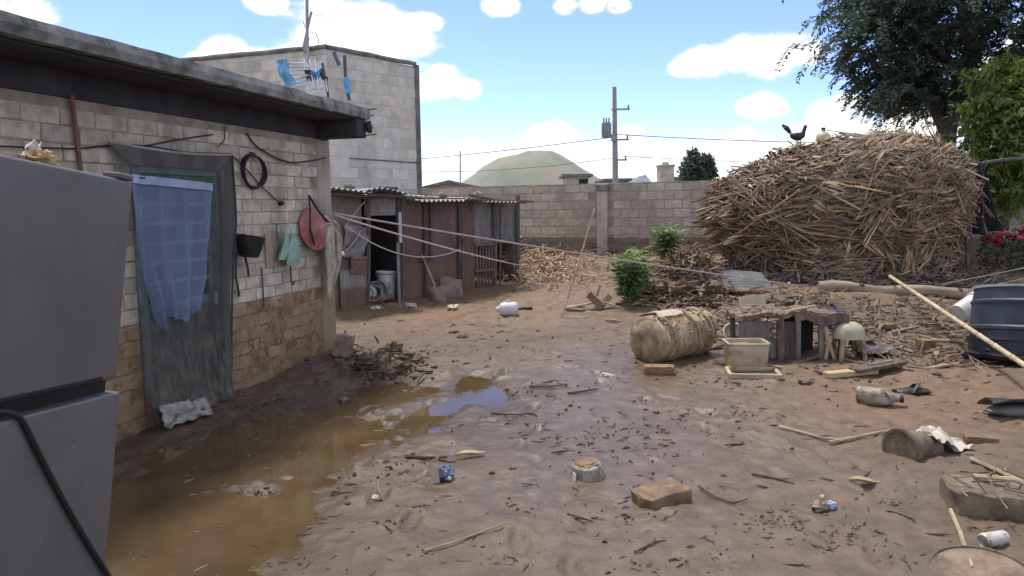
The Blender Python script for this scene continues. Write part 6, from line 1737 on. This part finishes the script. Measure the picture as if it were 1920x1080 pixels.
stick('thin curved wire-like twig in the near mud', [(795, 1038), (850, 1022), (910, 1000), (945, 988)], .005, tanst)
stick('dark stick behind the tan and blue wrapper', [(760, 860), (800, 864), (838, 862)], .012)
stick('bent dark twig beside the mud-coated slab', [(1310, 916), (1345, 938), (1375, 949), (1402, 940)], .007)
stick('dark straight twig on the sheen before the drum', [(992, 728), (1030, 728), (1065, 724)], .010)
stick('short thick dark twig on the sheen before the drum', [(1065, 741), (1095, 737), (1122, 732)], .011)
stick('dark twig at the edge of the sky mirroring puddle', [(920, 778), (950, 780), (988, 781)], .008)
stick('broken cane lying across the mud behind the big muddy box', [(1820, 866), (1860, 884), (1900, 902), (1935, 915)], .013, tanst)
stick('slim stick beside the wet cloth', [(1672, 652), (1700, 660), (1728, 668)], .012, tanst)
stick('pale pole half buried behind the wet cloth', [(1745, 642), (1790, 643), (1835, 646)], .02, wf)
twm = []
for i in range(5):
    m_ = MB().tube([(-.5, 0, 0), (-.15, rng.uniform(-.12, .12), .02), (.2, rng.uniform(-.12, .12), .01), (.5, 0, 0)], [.035, .05, .04, .02], 5)
    m_.tube([(.05, 0, .01), (.3, rng.choice([-.25, .25]), .05)], .025, 4)
    me = m_.mesh('twig'); me.materials.append(mat('dark_twig', (.075, .052, .038), (.045, .03, .022), (.12, .09, .065), scale=8, rough=.6, rand=.3)); twm.append(me)
tw = 0
while tw < 75:
    px = rng.uniform(480, 1880); py = rng.uniform(640, 1075) if px > 900 else rng.uniform(780, 1075)
    if px < 640 and py < 900: continue
    p = G(px, py); k = mpp(p); L_ = min(95, 12 + rng.expovariate(.055)) * k
    o = link('twig', twm[rng.randrange(5)], None, None, (p.x, p.y, H(p.x, p.y) + .004), (rng.uniform(-.1, .1), rng.uniform(-.1, .1), rng.gauss(0, .7)), (L_, L_ * rng.uniform(.5, 1.0), L_ * .7))
    tag(o, 'short dark rotten twig lying loose on the wet mud', 'twig', 'twigs scattered over the yard'); tw += 1
# tiny litter gathered in drifts, nobody could count it
floaters = MB()
lm = MB()
drift = [(rng.uniform(300, 1900), rng.uniform(620, 1070)) for _ in range(85)]
for i in range(1250):
    if rng.random() < .8:
        dx_, dy_ = drift[rng.randrange(85)]; px = rng.gauss(dx_, 42); py = rng.gauss(dy_, 11)
    else: px = rng.uniform(230, 1910); py = rng.uniform(600, 1079)
    if not 225 < px < 1915 or not 590 < py < 1079: continue
    p = G(px, py)
    if H(p.x, p.y) < WATER_Z + .004 + .033 * min(4, max(0, p.y - 6)): continue
    k = mpp(p); L_ = min(60, 2.5 + rng.expovariate(.14)) * k; a = rng.gauss(0, .7)
    d = Vector((math.cos(a), math.sin(a), rng.uniform(-.1, .2))) * L_ / 2; c = Vector((p.x, p.y, H(p.x, p.y) + .002))
    r_ = min(2.6, .6 + rng.expovariate(1.6)) * k
    lm.tube([c - d, c + Vector((0, rng.uniform(-.3, .3) * L_, r_)), c + d], [r_ * .6, r_, r_ * .4], 4)
o = stuff(lm.build('twig_litter', mat('litter', (.095, .066, .046), (.05, .035, .025), (.17, .125, .088), scale=10, rough=.6, rand=.6, attr=True, bump=0), recalc=False)); o['label'] = 'fine dark straw bits strewn over the wet mud'
for i in range(70):        # bits afloat on the puddle
    x_, y_ = rng.gauss(-1.7, .5), rng.gauss(4.7, 1.1)
    if H(x_, y_) > WATER_Z: continue
    a = rng.uniform(0, 3); L_ = rng.uniform(.008, .045); d = Vector((math.cos(a), math.sin(a), 0)) * L_; c = Vector((x_, y_, WATER_Z + .001)); cmx = rng.uniform(.002, .006)
    fl_ = c + Vector((0, 0, .002))
    floaters.tube([c - d, fl_, c + d], [cmx * .5, cmx, cmx * .4], 4)
o = stuff(floaters.build('floating_straw', mat('float_straw', (.20, .145, .085), (.11, .075, .045), (.30, .23, .14), scale=9, rough=.6, rand=.5, attr=True, bump=0), recalc=False)); o['label'] = 'bits of straw afloat on the wide brown puddle'
cm = MB()
def clod(px, py, s_):
    p = G(px, py); k = mpp(p); r_ = s_ * k
    cm.lump((p.x, p.y, H(p.x, p.y) + r_ * .1), (r_ * rng.uniform(.7, 1.5), r_ * rng.uniform(.6, 1.4), r_ * rng.uniform(.35, .7)), .55, 2.2, 8, 6)
for i in range(380):
    dx_, dy_ = drift[rng.randrange(85)]; clod(min(1910, max(300, rng.gauss(dx_, 45))), min(1078, max(600, rng.gauss(dy_, 13))), min(11, 1.0 + rng.expovariate(.6)))
for i in range(60): clod(rng.gauss(715, 50), rng.gauss(688, 18), rng.uniform(2, 9))
for i in range(300): clod(rng.uniform(1290, 1900), rng.uniform(545, 720), 1.5 + rng.expovariate(.5))
for i in range(60): clod(rng.gauss(520, 110), rng.gauss(930, 60), rng.uniform(2, 6))
o = stuff(cm.build('mud_clods', mat('clod_mud', (.15, .104, .068), (.095, .065, .042), (.20, .14, .094), scale=14, rough=.55, rvar=.2, bump=.8, bscale=60, rand=.3, attr=True), smooth=True, recalc=False)); o['label'] = 'small mud clods trodden up all over the yard'
# twisted sticks in the mud heap at the house corner
pm0 = G(715, 695)
t = thing('mud_heap', 'churned mud heap full of dark roots near the house corner', 'mud heap', (pm0.x, pm0.y, H(pm0.x, pm0.y)))
for i in range(26):
    p = G(rng.gauss(720, 42), rng.gauss(688, 16)); p.z = H(p.x, p.y) + .02; p -= Vector(t.location); d = Vector((rng.uniform(-1, 1), rng.uniform(-1, 1), rng.uniform(-.2, .4))).normalized() * rng.uniform(.05, .16)
    MB().tube([p - d, p + Vector((0, 0, rng.uniform(.0, .05))), p + d], [.008, .013, .006], 5).build('root', dk, t)
for i in range(9):
    p = G(rng.gauss(715, 38), rng.gauss(688, 14)); p.z = H(p.x, p.y) + .01; p -= Vector(t.location)
    MB().lump(p, (rng.uniform(.07, .14), rng.uniform(.06, .12), rng.uniform(.04, .09)), .6, 2.6, 16, 11).build('clod', mat('clod_mud', MUD), t, smooth=True)

# broken crate pieces at the weed's foot
t, k = at('broken_crate', 'splintered pale wooden crate pieces at the foot of the bushy weed', 'crate', 1115, 580, 0, .0)
for c, d, e in (((-.18, .05, .06), (.46, .07, .02), (.1, -.15, .1)), ((.02, 0, .12), (.30, .03, .12), (.2, .7, -.5)), ((.14, .02, .10), (.26, .03, .10), (0, -.8, .3)), ((-.28, .1, .03), (.3, .06, .02), (0, .05, -.2)), ((.3, -.1, .05), (.4, .05, .02), (0, .3, -.4)), ((.05, .12, .2), (.03, .03, .30), (.2, .3, 0))):
    MB().cham(c, d, .004, eul(*e)).build('slat', wood, t)
# leaning thin pole and ropes
pa = G(1050, 596); pe = atY(1115, 390, pa.y + .55)
o = tag(MB().tube([Vector((0, 0, -.05)), (pe - pa) * .5 + Vector((.02, 0, 0)), pe - pa], [.016, .014, .010], 7).build('thin_pole', tanst, None, pa), 'thin pale pole stuck in the mud, leaning by the firewood heap', 'pole')
ropem = mat('pale_rope', (.50, .40, .36), (.40, .31, .27), (.60, .50, .45), scale=40, rough=.85, bump=.3)
def rope(label, a, b_, r, sag, mt=ropem):
    c = []
    for i in range(31):
        u = i / 30; p = a.lerp(b_, u); p.z -= sag * 4 * u * (1 - u); c.append(p - a)
    return tag(MB().tube(c, r, 6).build('rope', mt, None, a, smooth=True), label, 'rope')
hc = Mh @ HW(626, 400, .02)
e1 = atY(1540, 541, 11.2)
rope('long pale clothesline from the house corner to a peg by the log', hc, e1, .012, .03)
e2 = atY(1000, 503, 13.4)
rope('pale clothesline from the house corner down to the firewood heap', hc + Vector((0, .02, -.02)), e2, .012, .04)
rope('slack pale rope sagging across the front of the shack', on_shack(650, 425, -.12), on_shack(862, 468, -.10), .011, .26)
rope('short white cord tied over the tarp on the shack', on_shack(684, 378, -.1), on_shack(646, 428, -.1), .007, -.02)
rope('white cord looping down the tarp on the shack', on_shack(676, 432, -.11), on_shack(648, 470, -.11), .008, .04)
tag(MB().tube([(0, 0, -.12), (.02, 0, .06), (.0, .01, .22)], [.02, .022, .018], 7).build('peg', bark, None, (e1.x, e1.y, H(e1.x, e1.y))), 'dark wooden peg holding the far end of the clothesline', 'peg')
wirem = mat('fence_wire', (.34, .31, .26), rough=.6)
rope('upper fence wire slanting up past the blue tank', atY(1722, 540, 11.3), atY(1960, 494, 8.5), .006, .01, wirem)
rope('lower fence wire slanting up past the blue tank', atY(1800, 545, 10.5), atY(1960, 514, 8.5), .007, .01, wirem)

# log, bamboo, corrugated sheet, foam block
la, lb = G(1535, 546), G(1850, 566)
la.z = H(la.x, la.y) + .06; lb.z = H(lb.x, lb.y) + .10
cpts = [la.lerp(lb, i / 12) - la + Vector((0, 0, .02 * math.sin(i))) for i in range(13)]
t = thing('log', 'long smooth log lying across the yard before the stalk heap', 'log', la)
MB().tube(cpts, [.075 + .01 * math.sin(i * 1.3) for i in range(13)], 12).build('trunk', mat('smooth_log', (.29, .235, .165), (.20, .155, .105), (.37, .31, .225), scale=4, rough=.8, rand=0, stretch=(.5, 3, 3)), t, smooth=True)
for i in (3, 6, 10): MB().lump(cpts[i] + Vector((0, -.03, .05)), (.04, .04, .03), .3).build('knot', bark, t, smooth=True)
ba, bb_ = G(1668, 548), G(1905, 690); ba.z = H(ba.x, ba.y) + .22; bb_ = atY(1935, 694, 5.9)
t = thing('bamboo_cane', 'long pale bamboo cane slanting from the log to the blue tank', 'cane', ba)
bm_ = mat('bamboo', (.52, .42, .27), (.40, .31, .19), (.60, .50, .35), scale=6, rough=.5, rand=.08)
d = bb_ - ba; ln_ = d.length; n = 12
for i in range(n):
    a, c = d * (i / n), d * ((i + .97) / n)
    MB().tube([a, a + (c - a) * .06, a + (c - a) * .94, c], [.026, .022, .022, .026], 9).build('culm', bm_, t, smooth=True)
p = G(1392, 548)
t = thing('corrugated_scrap', 'grey corrugated roofing sheet lying flat before the stalk heap', 'sheet', (p.x, p.y, H(p.x, p.y) + .04), (R(10), R(2), R(6)))
MB().sheet(lambda u, v: Vector((-.46 + .92 * u, -.05 + .5 * v, .02 + .012 * math.sin(v * 40) + .10 * v + .03 * math.sin(3 * u) + .01 * mnoise.noise(Vector((u * 5, v * 3, 4))))), 24, 40, .004).build('sheet_metal', mat('weathered_zinc', (.20, .21, .20), (.13, .13, .12), (.27, .28, .27), scale=4, rough=.75, rand=0, blotch=.25), t, smooth=True)
MB().lump((.1, -.05, .0), (.4, .1, .05), .3).build('mud_lump', mudc, t, smooth=True)
block('foam_block', 'cream foam block resting on the mud mound', 'block', 1413, 582, (.29, .18, .19), R(-8), mat('cream_foam', (.58, .50, .34), (.50, .42, .27), (.64, .57, .42), scale=5, rough=.9, bump=.4, bscale=60, rand=0), .01, R(-10), R(-7), .004, 3, .02)
for px, py, d_, rz, lab in ((1735, 655, (.16, .12, .11), .3, 'squarish mud-covered block before the pale pole'), (1812, 640, (.2, .12, .08), .1, 'low mud-covered block beside the blue tank'), (1838, 828, (.20, .1, .05), -.3, 'flat muddy brick behind the fallen pail'), (1660, 615, (.2, .14, .06), .4, 'flat clay lump on the mound behind the stool')):
    block('mud_lump_block', lab, 'block', px, py, d_, rz, brickm, .01)

# blue water tank with rim, white pail
YK = 7.2
kc = atY(1962, 700, YK); kr = (1962 - 1832) / FPX * YK
kz = H(kc.x, kc.y)
t = thing('water_tank', 'dark blue plastic water tank tilted in the mud at the right', 'tank', (kc.x, kc.y, kz - .06), (R(-9), R(6), 0))
tk = mat('tank_blue', (.036, .046, .064), (.026, .032, .043), (.055, .068, .09), scale=3, rough=.5, bump=.1, rand=0, blotch=.12, bscl=5, mudline=(.17, .2))
MB().lathe([(.01, 0), (kr * .97, 0), (kr * 1.0, .05), (kr * 1.0, .26), (kr * 1.02, .275), (kr * 1.02, .30), (kr * .995, .315), (kr * .99, .52), (kr * 1.005, .53), (kr * 1.005, .55), (kr * .98, .565), (kr * .965, .68), (kr * .935, .68), (kr * .93, .5), (.01, .48)], 56).build('shell', tk, t, smooth=True)
MB().lathe([(kr * .93, .675), (kr * .985, .675), (kr * .985, .70), (kr * .93, .702)], 56).build('rim', mat('tank_rim', (.30, .33, .34), rough=.4, rand=0), t, smooth=True)
MB().lathe([(kr * .98, .17), (kr * 1.035, .17), (kr * 1.035, .20), (kr * .98, .20)], 56).build('foot_band', tk, t, smooth=True)
MB().lathe([(kr * 1.02, -.02), (kr * 1.14, .0), (kr * 1.16, .03), (kr * 1.05, .05)], 56, Matrix.Rotation(R(3), 4, 'X')).build('tread', rub, t, smooth=True)
t = thing('white_pail', 'white pail tipped over against the blue tank', 'pail', atY(1815, 598, 8.6) + Vector((0, 0, .12)), (0, R(70), R(15)))
MB().lathe([(.01, -.15), (.10, -.15), (.11, -.13), (.14, .14), (.15, .145), (.15, .16), (.135, .16), (.10, -.12), (.01, -.13)], 26).build('shell', wp, t, smooth=True)
MB().lathe([(.138, .10), (.152, .10), (.152, .12), (.138, .12)], 26).build('rim', wp, t, smooth=True)
